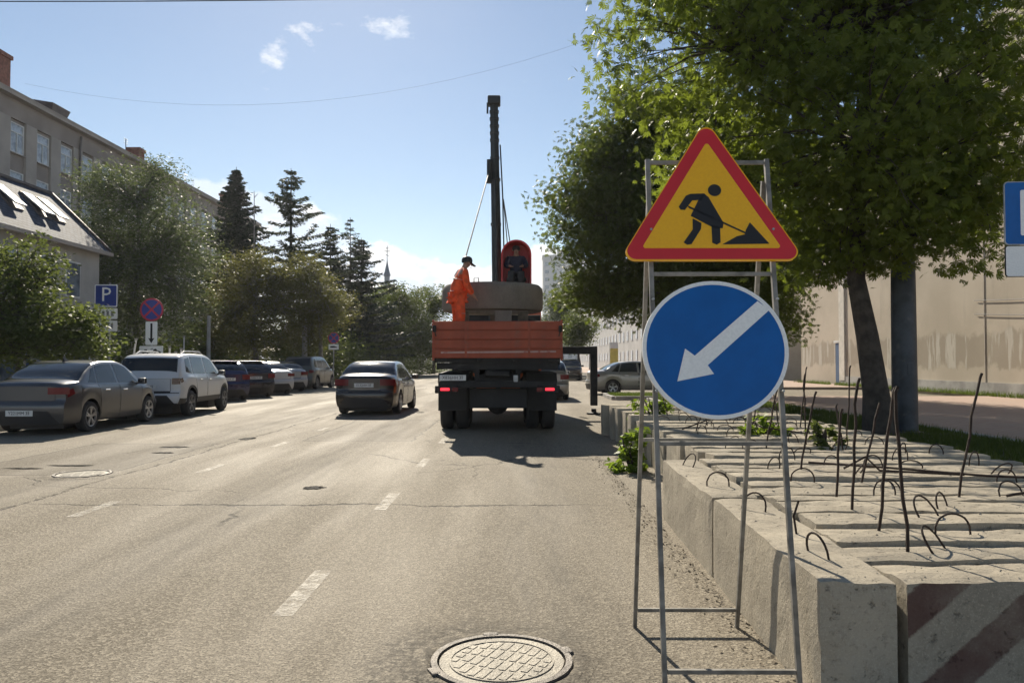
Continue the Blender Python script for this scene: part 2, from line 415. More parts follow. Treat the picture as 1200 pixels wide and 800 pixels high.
    def build(s, name, m, parent=None, smooth=False, loc=None):
        o = np_mesh(name, s.v, s.f, m, parent, smooth, loc)
        bm = bmesh.new(); bm.from_mesh(o.data); bmesh.ops.recalc_face_normals(bm, faces=bm.faces[:]); bm.to_mesh(o.data); bm.free()
        if smooth:
            try: o.data.set_sharp_from_angle(angle=R(40))
            except Exception: pass
        return o
def text_mesh(name, s, size, m, parent, loc, rot=(R(90), 0, 0), ext=.001, sx=1.):
    cu = bpy.data.curves.new(name, 'FONT'); cu.body = s; cu.size = size; cu.extrude = ext; cu.align_x = 'CENTER'; cu.align_y = 'CENTER'
    cu.resolution_u = 2
    o = bpy.data.objects.new(name, cu); COL.objects.link(o)
    me = bpy.data.meshes.new_from_object(o.evaluated_get(bpy.context.evaluated_depsgraph_get()))
    COL.objects.unlink(o); bpy.data.objects.remove(o)
    me.materials.clear(); me.materials.append(m)
    t = bpy.data.objects.new(name, me); t.location = loc; t.rotation_euler = rot; t.scale = (sx, 1, 1)
    return link(t, parent)
def circle(cx, cz, r, n=32, a0=0., a1=2 * math.pi):
    return [(cx + r * math.cos(a0 + (a1 - a0) * i / n), cz + r * math.sin(a0 + (a1 - a0) * i / n)) for i in range(n)]
def round_poly(pts, r, n=6):
    out = []; k = len(pts)
    for i in range(k):
        p = Vector(pts[i]); a = (Vector(pts[i - 1]) - p); b = (Vector(pts[(i + 1) % k]) - p)
        la = a.normalized(); lb = b.normalized(); half = math.acos(max(-1, min(1, la.dot(lb)))) / 2
        d = r / math.tan(half); c = p + (la + lb).normalized() * (r / math.sin(half))
        s0 = p + la * d - c; s1 = p + lb * d - c
        a0 = math.atan2(s0.y, s0.x); a1 = math.atan2(s1.y, s1.x); da = (a1 - a0 + math.pi) % (2 * math.pi) - math.pi
        out += [(c.x + r * math.cos(a0 + da * j / n), c.y + r * math.sin(a0 + da * j / n)) for j in range(n + 1)]
    return out
def ring_prism(mb, outer, inner, y0, y1):
    n = len(outer)
    V = [(p[0], y, p[1]) for y in (y0, y1) for poly in (outer, inner) for p in poly]
    F = []
    for i in range(n):
        j = (i + 1) % n
        F += [(i, j, n + j, n + i), (2 * n + i, 3 * n + i, 3 * n + j, 2 * n + j), (i, 2 * n + i, 2 * n + j, j), (n + i, n + j, 3 * n + j, 3 * n + i)]
    return mb.add(V, F)
# ---------------------------------------------------------------- ground, road, pavements
def sheet(name, x0, x1, y0, y1, z, m, kind='structure', parent=None):
    o = np_mesh(name, [(x0, y0, z), (x1, y0, z), (x1, y1, z), (x0, y1, z)], [[0, 1, 2, 3]], m, parent)
    return tag(o, kind=kind)
def slab(name, x0, x1, y0, y1, z0, z1, m):
    return tag(MB().box(((x0 + x1) / 2, (y0 + y1) / 2, (z0 + z1) / 2), (x1 - x0, y1 - y0, z1 - z0)).build(name, m), kind='structure')
sheet('ground', -800, 800, -60, 1500, -.03, LAND)
road = sheet('road', -10.6, 19.5, -30, 420, 0, ASPHALT)
slab('pavement_left', -19, -10.8, -30, 25.0, -.02, .12, PAVE_L)
slab('pavement_left_far', -22, -10.8, 45.2, 300, -.02, .12, PAVE_L)
slab('pavement_bay', -22, -14.9, 25.15, 45.05, -.02, .12, PAVE_L)
sheet('parking_bay', -14.9, -10.6, 25.0, 45.2, 0, ASPHALT)
slab('pavement_right', 8.4, 19, -20, 29.5, -.02, .13, PAVE)
slab('pavement_right_far', 8.4, 19, 40, 300, -.02, .13, PAVE)
slab('verge_right', 4.9, 8.25, -20, 28.5, -.02, .11, SOIL)
slab('grass_island', 3.75, 8.2, 29.0, 32.2, -.02, .10, SOIL)
slab('verge_far', 4.9, 8.25, 41, 300, -.02, .11, SOIL)
def kerb(name, x, y0, y1, m=KERB, z=.14, w=.15):
    k = tag(empty(name, (x, y0, 0)), kind='structure')
    n = max(1, int((min(y1, y0 + 60) - y0) / 1.0)); rng = random.Random(int(abs(x) * 100 + y0))
    base = MB().box((0, .49, z / 2 - .03), (w, .975, z + .06), bev=.015).build('kerb_stone', m, k)
    for i in range(1, n):
        dup(base, k, (rng.uniform(-.012, .012), i, rng.uniform(-.012, .008)), (0, rng.uniform(-.01, .01), rng.uniform(-.008, .008)))
    if y1 - y0 > 60: MB().box((0, 60 + (y1 - y0 - 60) / 2, z / 2 - .02), (w, y1 - y0 - 60, z + .03)).build('kerb_line', m, k)
    return k
kerb('kerb_left', -10.7, 10, 25)
kerb('kerb_bay', -14.82, 25.2, 45)
kerb('kerb_left_far', -10.7, 45.2, 120)
kerb('kerb_right', 4.81, 1, 28.5)
kerb('kerb_pavement', 8.325, 6, 29)
kerb('kerb_island', 3.66, 29, 32.2)
# kerb along the near edge of the grass island, broken and pale
ki = tag(empty('kerb_island_front', (3.7, 28.9, 0)), kind='structure')
for i in range(5):
    MB().box((.5 + i, 0, .05), (.96, .16, .2), bev=.02).build('kerb_stone', KERB, ki)
# lane dashes (worn)
for x, starts, ln in ((-1.32, (4.35, 7.45, 10.45, 13.5, 16.6, 19.7, 22.8, 26, 29.2, 32.4, 36, 40), 0.95), (-4.1, (4.1, 7.1, 9.95, 12.95, 16.0, 19, 22, 25, 28, 31, 35, 39), .8)):
    for y in starts:
        o = sheet('lane_dash', x - .06, x + .06, y, y + ln, .004, PAINT, parent=road)
        tag(o, kind='structure')

# potholes and crumbled edges: shallow dark hollows with a loose rim, lying in the road
def pothole(x, y, rx, ry, seed, parent=road):
    rng = random.Random(seed); n = 28; V = [(0, 0, .0042)]; F = []
    for ring, (q, z) in enumerate(((.55, .0045), (.85, .009), (1.0, .003))):
        for i in range(n):
            a = 2 * math.pi * i / n; k = q * (1 + .9 * mnoise.noise(Vector((math.cos(a) * 2.6 + seed, math.sin(a) * 2.6, 0))) + rng.uniform(-.12, .12))
            V.append((math.cos(a) * rx * k, math.sin(a) * ry * k, z))
    for i in range(n):
        j = (i + 1) % n; F.append([0, 1 + i, 1 + j])
        for r_ in range(2): F.append([1 + r_ * n + i, 1 + (r_ + 1) * n + i, 1 + (r_ + 1) * n + j, 1 + r_ * n + j])
    return tag(np_mesh('pothole', V, F, HOLE, parent, loc=(x, y, 0)), kind='structure')
HOLE = mat('crumbled_asphalt', (.026, .023, .019), .95, var=.6, vscale=14, bump=1., bscale=60, coord='world')
for a in ((-2.3, 8.75, .09, .10, 3), (-5.7, 12.9, .22, .09, 5), (-5.55, 12.1, .12, .06, 6), (-6.1, 10.6, .26, .05, 8), (-6.6, 10.3, .2, .04, 9),
          (-5.0, 14.3, .12, .18, 11), ):
    pothole(*a)

def manhole(x, y, r, label, rot, cmat):
    e = empty('manhole_cover', (x, y, 0), rot, label, 'manhole')
    def arcring(r0, r1, z0, z1, n=48):
        return [(r0, z0), (r0, z1), (r1, z1), (r1, z0)]
    # crumbled collar of asphalt around the frame
    V = []; F = []; n = 60; rr = random.Random(4)
    prof = ((1.0, .004), (1.07, .014), (1.18, .010), (1.36, .001))
    for i in range(n):
        a = 2 * math.pi * i / n
        for q, z in prof:
            k = q * (1 + (q - 1) * .5 * mnoise.noise(Vector((math.cos(a) * 2.2 + x * 9, math.sin(a) * 2.2, 3))))
            V.append((math.cos(a) * r * 1.1 * k, math.sin(a) * r * 1.1 * k, z + (rr.uniform(-.003, .004) if .01 < z else 0)))
    for i in range(n):
        j = (i + 1) % n
        for k in range(3): F.append([i * 4 + k, i * 4 + k + 1, j * 4 + k + 1, j * 4 + k])
    np_mesh('asphalt_collar', V, F, ASPHALT, e, True)
    rim = MB().lathe([(r * 1.02, .003), (r * 1.02, .022), (r * 1.12, .022), (r * 1.14, .006)], n=56)
    for a in (.62, 2.45, 3.9, 5.5):
        rim.box((math.cos(a) * r * 1.13, math.sin(a) * r * 1.13, .012), (r * .14, r * .26, .026), rz=a, bev=.006)
    rim.build('rim', IRON, e, True)
    p = MB().lathe([(0, .014), (r * .80, .014), (r * .80, .018), (r * .83, .018), (r * .83, .013), (r * .985, .014), (r * .99, .004)], n=56).build('plate', cmat, e, True)
    k = 9
    rb = MB()
    for i in range(k):
        yy = (i - (k - 1) / 2) / (k / 2) * r * .76
        half = math.sqrt(max(0, (r * .78) ** 2 - yy * yy))
        segs = 4
        for j in range(segs):
            a = -half + 2 * half * j / segs + .008; b = -half + 2 * half * (j + 1) / segs - .008
            if b > a + .02: rb.box(((a + b) / 2, yy, .0155), (b - a, r * .11, .003), bev=.001)
    rb.build('tread', cmat, p)
    return e
IRON = mat('cast_iron', (.10, .09, .08), .6, .5, var=.35, vscale=9, bump=.5, bscale=60)
IRON_DUST = mat('dusty_cast_iron', (.27, .245, .195), .62, .15, var=.25, vscale=6, bump=.5, bscale=70, dirt=((.16, .14, .11), 7, .52, .6))
COLLAR = mat('asphalt_collar', (.105, .092, .074), .9, var=.5, vscale=20, bump=1., bscale=70, coord='world')
manhole(-.07, 3.69, .30, 'dusty round manhole cover in the road closest to the camera', R(65), IRON_DUST)
manhole(-5.5, 9.75, .30, 'round manhole cover in the left lane near the parked grey sedan', R(20), IRON_DUST)

# ---------------------------------------------------------------- concrete blocks
def block_mesh(L, W, H, seed, chip=.03, step=0.):
    """a cast block with worn arrises: L along x, W along y, H up, origin at the left near bottom corner"""
    nx, ny, nz = max(8, int(L / .07)), max(4, int(W / .06)), max(4, int(H / .07))
    pts = {}; V = []; F = []
    def vid(i, j, k):
        if (i, j, k) not in pts:
            x, y, z = L * i / nx, W * j / ny, H * k / nz
            r = .014 + chip * max(0, mnoise.noise(Vector((x * 3.1 + seed * 7, y * 3.1, z * 3.1))))
            cx, cy, cz = min(max(x, r), L - r), min(max(y, r), W - r), min(max(z, 0), H - r)
            d = Vector((x - cx, y - cy, z - cz))
            if d.length > 1e-6: d = d.normalized() * r if d.length > r * .6 else d
            p = Vector((cx, cy, cz)) + d
            q = Vector((x * 2.3 + seed * 3.7, y * 5, z * 5))
            n1 = mnoise.noise(q) * .014 + mnoise.noise(q * 4) * .009
            if k == nz: p.z += n1 * .85 - (step if y > W * .55 else 0)
            if j in (0, ny): p.y += n1 * .35
            if i in (0, nx): p.x += n1 * .5
            pts[(i, j, k)] = len(V); V.append(tuple(p))
        return pts[(i, j, k)]
    for i in range(nx):
        for j in range(ny): F.append((vid(i, j, nz), vid(i + 1, j, nz), vid(i + 1, j + 1, nz), vid(i, j + 1, nz)))
        for k in range(nz):
            F.append((vid(i, 0, k), vid(i + 1, 0, k), vid(i + 1, 0, k + 1), vid(i, 0, k + 1)))
            F.append((vid(i, ny, k), vid(i, ny, k + 1), vid(i + 1, ny, k + 1), vid(i + 1, ny, k)))
    for j in range(ny):
        for k in range(nz):
            F.append((vid(0, j, k), vid(0, j, k + 1), vid(0, j + 1, k + 1), vid(0, j + 1, k)))
            F.append((vid(nx, j, k), vid(nx, j + 1, k), vid(nx, j + 1, k + 1), vid(nx, j, k + 1)))
    return V, F
def loop(parent, x, y, z, w, h, rz, lean, seed):
    """bent lifting loop sticking out of the top"""
    rng = random.Random(seed); P = []
    for i in range(13):
        a = math.pi * i / 12
        u = -math.cos(a) * w / 2 * (1 + rng.uniform(-.04, .04)); v = math.sin(a) ** .75 * h
        if i in (0, 12): v = -.03
        P.append((u * math.cos(rz) - lean * v * math.sin(rz), u * math.sin(rz) + lean * v * math.cos(rz), v))
    return MB().tube(P, .0055, 6).build('lifting_loop', RUST, parent, True, loc=(x, y, z))
def rebar(parent, x, y, z, h, dx, dy, seed):
    rng = random.Random(seed); P = [(0, 0, -.03)]
    for i in range(1, 7):
        t = i / 6; P.append((dx * t + rng.uniform(-.012, .012) * h, dy * t + rng.uniform(-.01, .01) * h, h * t))
    mb = MB().tube(P, .0085, 6); t = P[-1]
    mb.tube([t, (t[0] + .012, t[1], t[2] + .03)], .009, 6)
    return mb.build('rebar', RUST, parent, True, loc=(x, y, z))
ORD = ['nearest', 'second', 'third', 'fourth', 'fifth', 'sixth', 'seventh', 'eighth', 'ninth', 'tenth', 'eleventh', 'twelfth', 'thirteenth', 'fourteenth', 'fifteenth',
       'sixteenth', 'seventeenth', 'eighteenth', 'nineteenth', 'twentieth', 'twenty-first', 'twenty-second', 'twenty-third', 'twenty-fourth', 'twenty-fifth', 'twenty-sixth',
       'twenty-seventh', 'twenty-eighth', 'twenty-ninth', 'thirtieth', 'thirty-first', 'thirty-second', 'thirty-third']
rng = random.Random(21)
# two long blocks lying along the kerb line, foremost on the road side
for i, (x, y, L, rz, lab) in enumerate(((1.245, 3.19, 1.93, R(90 - 1.6), 'long pale concrete block along the road, nearest the camera, beside the sign stand'),
                                        (1.300, 5.16, 1.96, R(90 - 1.3), 'long pale concrete block along the road, behind the nearest lengthwise one'))):
    V, F = block_mesh(L, .32, .53, 50 + i, .022)
    V = [(a, -b, c) for a, b, c in V]; F = [f[::-1] for f in F]
    o = np_mesh('concrete_block', V, F, CONC, loc=(x, y, 0)); o.rotation_euler = (0, 0, rz)
    tag(o, lab, 'concrete block', 'concrete blocks laid along the road edge')
    for f in (.22, .78): loop(o, L * f, -.15, .525, .16, .11, R(rng.uniform(0, 90)), rng.uniform(-.5, .5), rng.random())
    if i == 0:
        MB().tube([(0, 0, -.02), (.02, .01, .09), (.03, -.02, .17)], .006, 6).build('lifting_loop', RUST, o, True, loc=(L * .45, -.2, .53))
# crosswise blocks stacked side by side away from the camera
y = 3.22; k = 0
# upright rods: x, y, height, lean x, lean y
rods = [(1.89, 3.75, .77, -.04, .02), (1.95, 4.2, .74, .095, .02), (2.02, 4.66, .77, .04, .0), (2.99, 5.3, .79, .17, .03), (2.6, 5.83, .57, .15, .02), (2.15, 5.2, .55, .05, .02),
        (2.35, 6.4, .62, .12, .0), (3.15, 8.4, .75, -.02, 0), (3.8, 8.9, .85, .05, 0), (3.35, 7.9, .45, -.07, 0), (2.6, 8.1, .6, .12, 0), (2.9, 9.5, .8, .1, 0), (3.45, 10.1, .85, -.12, 0),
        (2.3, 9.9, .55, .2, 0), (2.7, 10.9, .7, -.1, 0), (3.9, 10.6, .8, .1, 0), (3.2, 11.6, .75, .2, 0), (2.4, 12.2, .6, -.15, 0), (3.7, 12.6, .8, .05, 0), (2.9, 13.3, .7, .1, 0), (3.4, 14.2, .8, -.1, 0), (2.6, 14.8, .6, .2, 0)]
meshcache = []
while y < 15.2:
    W = rng.choice((.27, .30, .30, .34)) if y < 7 else rng.choice((.34, .38, .40))
    H = .535 + rng.uniform(-.02, .018) + (.05 if y > 12 else 0)
    x0 = (1.60 + .012 * k + rng.uniform(-.025, .03)) if y < 7.1 else 1.86 + rng.uniform(-.05, .05) - max(0, y - 13.6) * .10
    L = 4.55 - x0 + rng.uniform(-.06, .08)
    V, F = block_mesh(L, W, H, k * 1.37 + 2, .026, rng.choice((0, .008, .015, .022)))
    o = np_mesh('concrete_block', V, F, CONC_STRIPE if k == 0 else CONC, loc=(x0, y, 0))
    o.rotation_euler = (0, 0, R(rng.uniform(-.5, .5)))
    lab = ORD[k] + ' crosswise concrete block counted from the camera, in the stacked row' if k else 'nearest crosswise concrete block with faded red diagonal stripes'
    tag(o, lab, 'concrete block', 'concrete blocks stacked crosswise')
    ln = .16 if y < 8 else .2
    for f in ((.20, .62) if k % 2 else (.30, .80)):
        f += rng.uniform(-.08, .08)
        loop(o, L * f, W * rng.uniform(.35, .65), H - .012, ln * rng.uniform(.75, 1.25), rng.uniform(.07, .14), R(rng.uniform(-35, 50)), rng.uniform(-.8, .8), rng.random())
    if k % 3 == 0: loop(o, L * (f - .12), W * .5, H - .012, ln * .9, .12, R(rng.uniform(-35, 50)), rng.uniform(-.5, .5), rng.random())
    for a in rods:
        if y <= a[1] < y + W + .03: rebar(o, a[0] - x0, min(a[1] - y, W * .8), H - .012, a[2], a[3], a[4], a[1])
    y += W + rng.uniform(.018, .042); k += 1
# loose bent rods lying on the blocks
for pts, lab in (([(2.42, 6.4, .60), (2.9, 6.1, .60), (3.5, 5.75, .585), (3.78, 5.55, .60)], 'long thin rusty rod lying slanted across the blocks'),
                 ([(2.5, 5.9, .62), (2.62, 5.8, .72), (2.75, 5.85, .61), (3.3, 5.7, .60)], 'tangled bent rusty rod lying on the blocks behind the loops'),
                 ([(2.0, 9.3, .62), (2.5, 9.0, .85), (2.9, 9.1, .66), (3.3, 8.8, .62)], 'bent rusty rod arched over the blocks further back'),
                 ([(3.1, 4.9, .585), (3.3, 4.86, .63), (3.6, 4.82, .60), (3.66, 4.75, .59)], 'short bent rusty rod lying near the leaning upright rebar')):
    tag(MB().tube(pts, .009, 6).build('steel_rod', RUST, None, True), lab, 'rod', 'loose rods on the blocks')

# crumbs of concrete and grit lying on the block tops
nr_ = np.random.default_rng(31); n_ = 2600
P_ = np.stack([nr_.uniform(1.3, 4.4, n_), 3.25 + (nr_.random(n_) ** 1.5) * 8, np.zeros(n_)], 1); V_ = []; F_ = []
_dg = bpy.context.evaluated_depsgraph_get(); _dg.update()
for x_, y_, _z in P_:
    hit, pos, nrm, _i, ob, _m = SC.ray_cast(_dg, (x_, y_, 1.0), (0, 0, -1), distance=.75)
    if not hit or nrm.z < .6 or not ob.name.startswith('concrete_block'): continue
    b_ = len(V_); s_ = float(nr_.choice([.003, .005, .008, .013], p=[.45, .33, .17, .05]))
    for q in ((-1, -1, -.3), (1, -1, -.3), (.2, 1, -.3), (.3, .1, .7)):
        V_.append((x_ + q[0] * s_ * nr_.uniform(.5, 1.2), y_ + q[1] * s_ * nr_.uniform(.5, 1.2), pos.z + q[2] * s_ * nr_.uniform(.6, 1.1)))
    F_ += [[b_, b_ + 1, b_ + 3], [b_ + 1, b_ + 2, b_ + 3], [b_ + 2, b_, b_ + 3]]
tag(np_mesh('rubble', V_, F_, CONC), 'concrete crumbs and grit on top of the blocks', 'rubble', kind='stuff')

# ---------------------------------------------------------------- sign stand with two signs
SIGN_Y = mat('sign_yellow', (1.0, .50, .008), .4, var=.05, vscale=90, spec=.4, dirt=((.60, .30, .03), 7, .66, .35))
SIGN_R = mat('sign_red', (.64, .014, .022), .4, var=.06)
SIGN_B = mat('sign_blue', (.002, .115, .40), .45, var=.08, vscale=6, spec=.3, dirt=((.10, .17, .28), 3, .66, .4))
SIGN_W = mat('sign_white', (.90, .90, .87), .45, var=.05, vscale=80, dirt=((.55, .53, .48), 8, .66, .35))
SIGN_K = mat('sign_black', (.012, .012, .013), .6)
SIGN_BK = mat('sign_back', (.40, .41, .41), .45, .6)
FRAME = mat('frame_tube', (.21, .20, .18), .6, .35, var=.35, vscale=12, dirt=((.14, .10, .07), 9, .55, .5))
def sign_stand():
    e = empty('sign_stand', (.915, 3.29, 0), 0, 'grey steel trestle carrying the road works triangle and the blue arrow disc', 'sign stand')
    lean = .158; W = .285
    fp = lambda x, z, off=0.: (x, z * lean + off, z)
    for s in (-1, 1): MB().beam(fp(s * W, 0), fp(s * W, 2.40), .021).build('front_leg', FRAME, e)
    for z in (.115, 1.065, 1.84, 2.385): MB().beam(fp(-W + .013, z), fp(W - .013, z), .018).build('front_crossbar', FRAME, e)
    q = lambda x, z: (x, .90 - (.90 - 2.3 * lean - .03) * z / 2.3, z)
    for s in (-1, 1): MB().beam(q(s * .275, 0), q(s * .275, 2.3), .020).build('rear_leg', FRAME, e)
    for z in (.10, 1.03): MB().beam(q(-.262, z), q(.262, z), .018).build('rear_crossbar', FRAME, e)
    # signs: local plane x,z with y = thickness, tilted like the frame
    ang = math.atan(lean)
    # triangle: pixel outline from apex (238,22) to base corners, in sign units
    k = .809 / 445.0
    T = lambda p: ((p[0] - 256) * k, (370 - p[1]) * k)
    Z0 = 1.899
    tri = round_poly([(-.447, -.0), (.447, 0), (0, .774)], .045, 8)
    tri_in = round_poly([(-.343, .060), (.343, .060), (0, .654)], .012, 8)
    edge = round_poly([(-.455, -.006), (.455, -.006), (0, .784)], .048, 8)
    t = MB().prism(tri, -.004, 0).build('triangle_sign', SIGN_R, e)
    t.location = fp(-.006, Z0 + .006, -.03); t.rotation_euler = (-ang, 0, 0); t.scale = (.95, 1, .89)
    bk = MB(); ring_prism(bk, edge, tri, -.006, .014); bk.build('edge_trim', SIGN_Y, t)
    MB().prism(tri, .0025, .006).build('back_plate', SIGN_BK, t)
    MB().prism(tri_in, -.006, -.0045).build('yellow_field', SIGN_Y, t)
    man = MB()
    y0, y1 = -.0085, -.0065
    man.prism([T(p) for p in circle(271, 162, 18, 24)], y0, y1)
    for poly in ([(242, 172), (205, 173), (192, 179), (172, 212), (176, 221), (188, 222), (209, 193), (226, 192), (236, 195)],
                 [(226, 191), (242, 172), (254, 184), (272, 222), (291, 262), (288, 277), (268, 279), (240, 262), (203, 240)],
                 [(208, 248), (231, 262), (229, 280), (202, 325), (190, 327), (181, 320), (207, 281)],
                 [(258, 268), (281, 272), (280, 320), (270, 327), (258, 321)],
                 [(195, 208), (199, 216), (352, 296), (348, 289)],
                 [(285, 326), (325, 302), (347, 296), (350, 283), (362, 260), (411, 324)]):
        man.prism([T(p) for p in poly], y0, y1)
    man.build('digging_man_pictogram', SIGN_K, t)
    # disc
    r = .343
    d = MB().prism(circle(0, 0, r * .945, 64), -.004, 0).build('round_sign', SIGN_B, e)
    d.location = fp(-.012, 1.488, -.034); d.rotation_euler = (-ang, 0, 0); d.scale = (.965, 1, .925)
    bk = MB(); ring_prism(bk, circle(0, 0, r, 64), circle(0, 0, r * .945, 64), -.006, .014); bk.build('white_rim', SIGN_W, d)
    MB().prism(circle(0, 0, r * .94, 64), .0025, .006).build('back_plate', SIGN_BK, d)
    k2 = r / 187.0
    A = [((p[0] - 258) * k2, (593 - p[1]) * k2) for p in ((372, 462), (402, 486), (236, 637), (251, 660), (157, 680), (180, 592), (204, 611))]
    MB().prism(A, -.0075, -.0055).build('white_arrow', SIGN_W, d)
    for s in (-1, 1):
        for z in (1.3, 1.72, 2.05):
            MB().tube([fp(s * W, z, -.04 + .0), fp(s * W, z, -.012)], .006, 6).build('bolt', GREYMETAL, e)
sign_stand()

# blue sign at the right edge of the picture
def right_sign():
    e = empty('bus_stop_sign', (6.06, 8.95, .1), R(-4), 'blue square sign with white centre above a grey plate, cut by right picture edge', 'sign')
    MB().tube([(.36, .03, 0), (.36, .03, 3.75)], .03, 10).build('post', GREYMETAL, e)
    b = MB().prism(round_poly([(-.36, 0), (.36, 0), (.36, .72), (-.36, .72)], .04), -.004, .004).build('blue_board', SIGN_B, e); b.location = (.0, -.03, 2.70)
    o_ = MB(); ring_prism(o_, round_poly([(-.37, -.01), (.37, -.01), (.37, .73), (-.37, .73)], .045), round_poly([(-.36, 0), (.36, 0), (.36, .72), (-.36, .72)], .04), -.006, .012); o_.build('border', GREYMETAL, b)
    MB().prism(round_poly([(-.19, .10), (.19, .10), (.19, .63), (-.19, .63)], .02), -.007, -.0045).build('white_field', SIGN_W, b)
    p = MB().prism(round_poly([(-.36, 0), (.36, 0), (.36, .35), (-.36, .35)], .03), -.004, .004).build('grey_plate', SIGN_W, e); p.location = (0, -.03, 2.325)
    q = MB(); ring_prism(q, round_poly([(-.368, -.008), (.368, -.008), (.368, .358), (-.368, .358)], .035), round_poly([(-.36, 0), (.36, 0), (.36, .35), (-.36, .35)], .03), -.006, .01); q.build('border', SIGN_K, p)
right_sign()
# ---------------------------------------------------------------- vegetation
RN = np.random.default_rng(7)
BARK = mat('bark', (.060, .050, .040), .95, var=.4, vscale=6, bump=1., bscale=22)
BARK_L = mat('birch_bark', (.20, .19, .17), .9, var=.5, vscale=5, bump=.7, bscale=20)
L_CHEST = leaf_mat('chestnut_leaf', (.032, .050, .014), (.105, .135, .030), .44, (.145, .185, .02))
L_DARK = leaf_mat('dark_leaf', (.024, .039, .013), (.074, .100, .028), .38, (.10, .13, .02))
L_GREEN = leaf_mat('green_leaf', (.028, .044, .017), (.075, .098, .034), .40, (.10, .125, .028))
L_GREY = leaf_mat('silver_leaf', (0.054, 0.076, 0.038), (0.124, 0.151, 0.081), .36, (0.108, 0.135, 0.047))
L_OLIVE = leaf_mat('olive_leaf', (0.053, 0.060, 0.022), (0.125, 0.125, 0.050), .38, (0.125, 0.125, 0.031))
L_NEEDLE = leaf_mat('needle', (0.016, 0.029, 0.018), (0.044, 0.062, 0.036), .22)
L_LARCH = leaf_mat('larch_needle', (0.029, 0.042, 0.023), (0.065, 0.081, 0.044), .28)
L_WEED = leaf_mat('weed_leaf', (.07, .12, .02), (.16, .22, .04), .45, (.14, .2, .02))
L_GRASS = leaf_mat('grass_blade', (.035, .055, .015), (.10, .13, .035), .4, (.08, .11, .02))
def leaf_quads(P, size, up=.55, aspect=.5, rng=RN, droop=.25, palm=0):
    """one rhombic leaf (or a fan of leaflets) at each point"""
    n = len(P)
    az = rng.uniform(0, 2 * np.pi, n)
    d = np.stack([np.cos(az), np.sin(az), rng.normal(-droop, .35, n)], 1); d /= np.linalg.norm(d, axis=1, keepdims=True)
    u = rng.normal(0, 1, (n, 3)) * (1 - up) + np.array([0, 0, 1]) * up
    s = np.cross(d, u); s /= np.linalg.norm(s, axis=1, keepdims=True) + 1e-9
    nn = np.cross(s, d)
    L = size * rng.uniform(.65, 1.3, n)[:, None]
    if not palm:
        V = np.stack([P - d * L * .5, P + s * L * aspect * .5 + nn * L * .06, P + d * L * .5, P - s * L * aspect * .5 + nn * L * .06], 1).reshape(-1, 3)
        return V, np.arange(4 * n).reshape(n, 4)
    Vs = []
    for k in range(palm):
        a = (k - (palm - 1) / 2) * (2.3 / palm) * 1.15
        ll = L * (1 - .38 * abs(a) / 1.6)
        dd = d * np.cos(a) + s * np.sin(a); dd = dd - np.array([0, 0, .38]); dd /= np.linalg.norm(dd, axis=1, keepdims=True)
        ss = np.cross(nn, dd); ss /= np.linalg.norm(ss, axis=1, keepdims=True) + 1e-9
        q = P
        Vs.append(np.stack([q, q + dd * ll * .64 + ss * ll * .115, q + dd * ll, q + dd * ll * .64 - ss * ll * .115], 1))
    V = np.stack(Vs, 1).reshape(-1, 3)
    return V, np.arange(4 * n * palm).reshape(-1, 4)
def limb_path(a, b, rng, sag=.15, n=5):
    a, b = Vector(a), Vector(b); L = (b - a).length; P = []
    for i in range(n + 1):
        t = i / n; p = a.lerp(b, t) + Vector((0, 0, math.sin(t * math.pi) * sag * L))
        if 0 < i < n: p += Vector((rng.uniform(-1, 1), rng.uniform(-1, 1), rng.uniform(-1, 1))) * L * .035
        P.append(p)
    return P
def tree(name, label, base, trunk, lobes, lm, leaf, per, clusters, seed, tr=.25, bark=BARK, palm=0, group=None, cat='tree', sigma=.34, aspect=.5, shell=.55, up=.5, low=None, flat=.62):
    """base point, trunk polyline (relative), lobes = [(cx,cy,cz,rx,ry,rz)], leaves in clusters through the lobes' volume"""
    rng = random.Random(seed); nr = np.random.default_rng(seed)
    e = empty(name, base, 0, label, cat, group)
    mb = MB(); n = len(trunk)
    mb.tube(trunk, [tr * (1.25 if i == 0 else 1 - .65 * i / (n - 1)) for i in range(n)], 12)
    top = Vector(trunk[-1]); fork = Vector(trunk[-2])
    tot = sum(l[3] * l[4] * l[5] for l in lobes) ; C = []
    twig = MB()
    for l in lobes:
        c = Vector(l[:3]); f = fork if c.z < top.z else top
        if (c - f).length > .5:
            P = limb_path(f, c, rng, .08); mb.tube(P, [tr * .5 * (1 - .75 * i / 5) for i in range(6)], 7, False)
        else: P = [f, c]
        k = max(3, int(clusters * (l[3] * l[4] * l[5]) ** .67 / sum((q[3] * q[4] * q[5]) ** .67 for q in lobes)))
        dirs = nr.normal(0, 1, (k, 3)); dirs /= np.linalg.norm(dirs, axis=1, keepdims=True)
        rad = 1 - shell * nr.random(k) ** 1.6
        wob = np.array([1 + .28 * mnoise.noise(Vector(d * 1.9) + Vector((seed, l[0], l[2]))) for d in dirs])
        pts = np.array(l[:3]) + dirs * (rad * wob)[:, None] * np.array(l[3:])
        for p in pts:
            if low is not None and p[2] < low: continue
            C.append(p)
            if rng.random() < .55:
                s = P[rng.randrange(1, len(P))]
                Q = limb_path(s, p, rng, .06, 3); twig.tube(Q, [.035 * tr / .25, .022, .014, .006], 4, False)
    mb.build('trunk', bark, e, True)
    if twig.v: twig.build('branches', bark, e, True)
    C = np.array(C)
    m = len(C)
    P = np.repeat(C, per, 0) + np.clip(nr.normal(0, 1, (m * per, 3)), -1.9, 1.9) * np.array([sigma, sigma, sigma * flat])
    V, F = leaf_quads(P, leaf, up, aspect, nr, .3, palm)
    np_mesh('crown', V, F, lm, e)
    return e
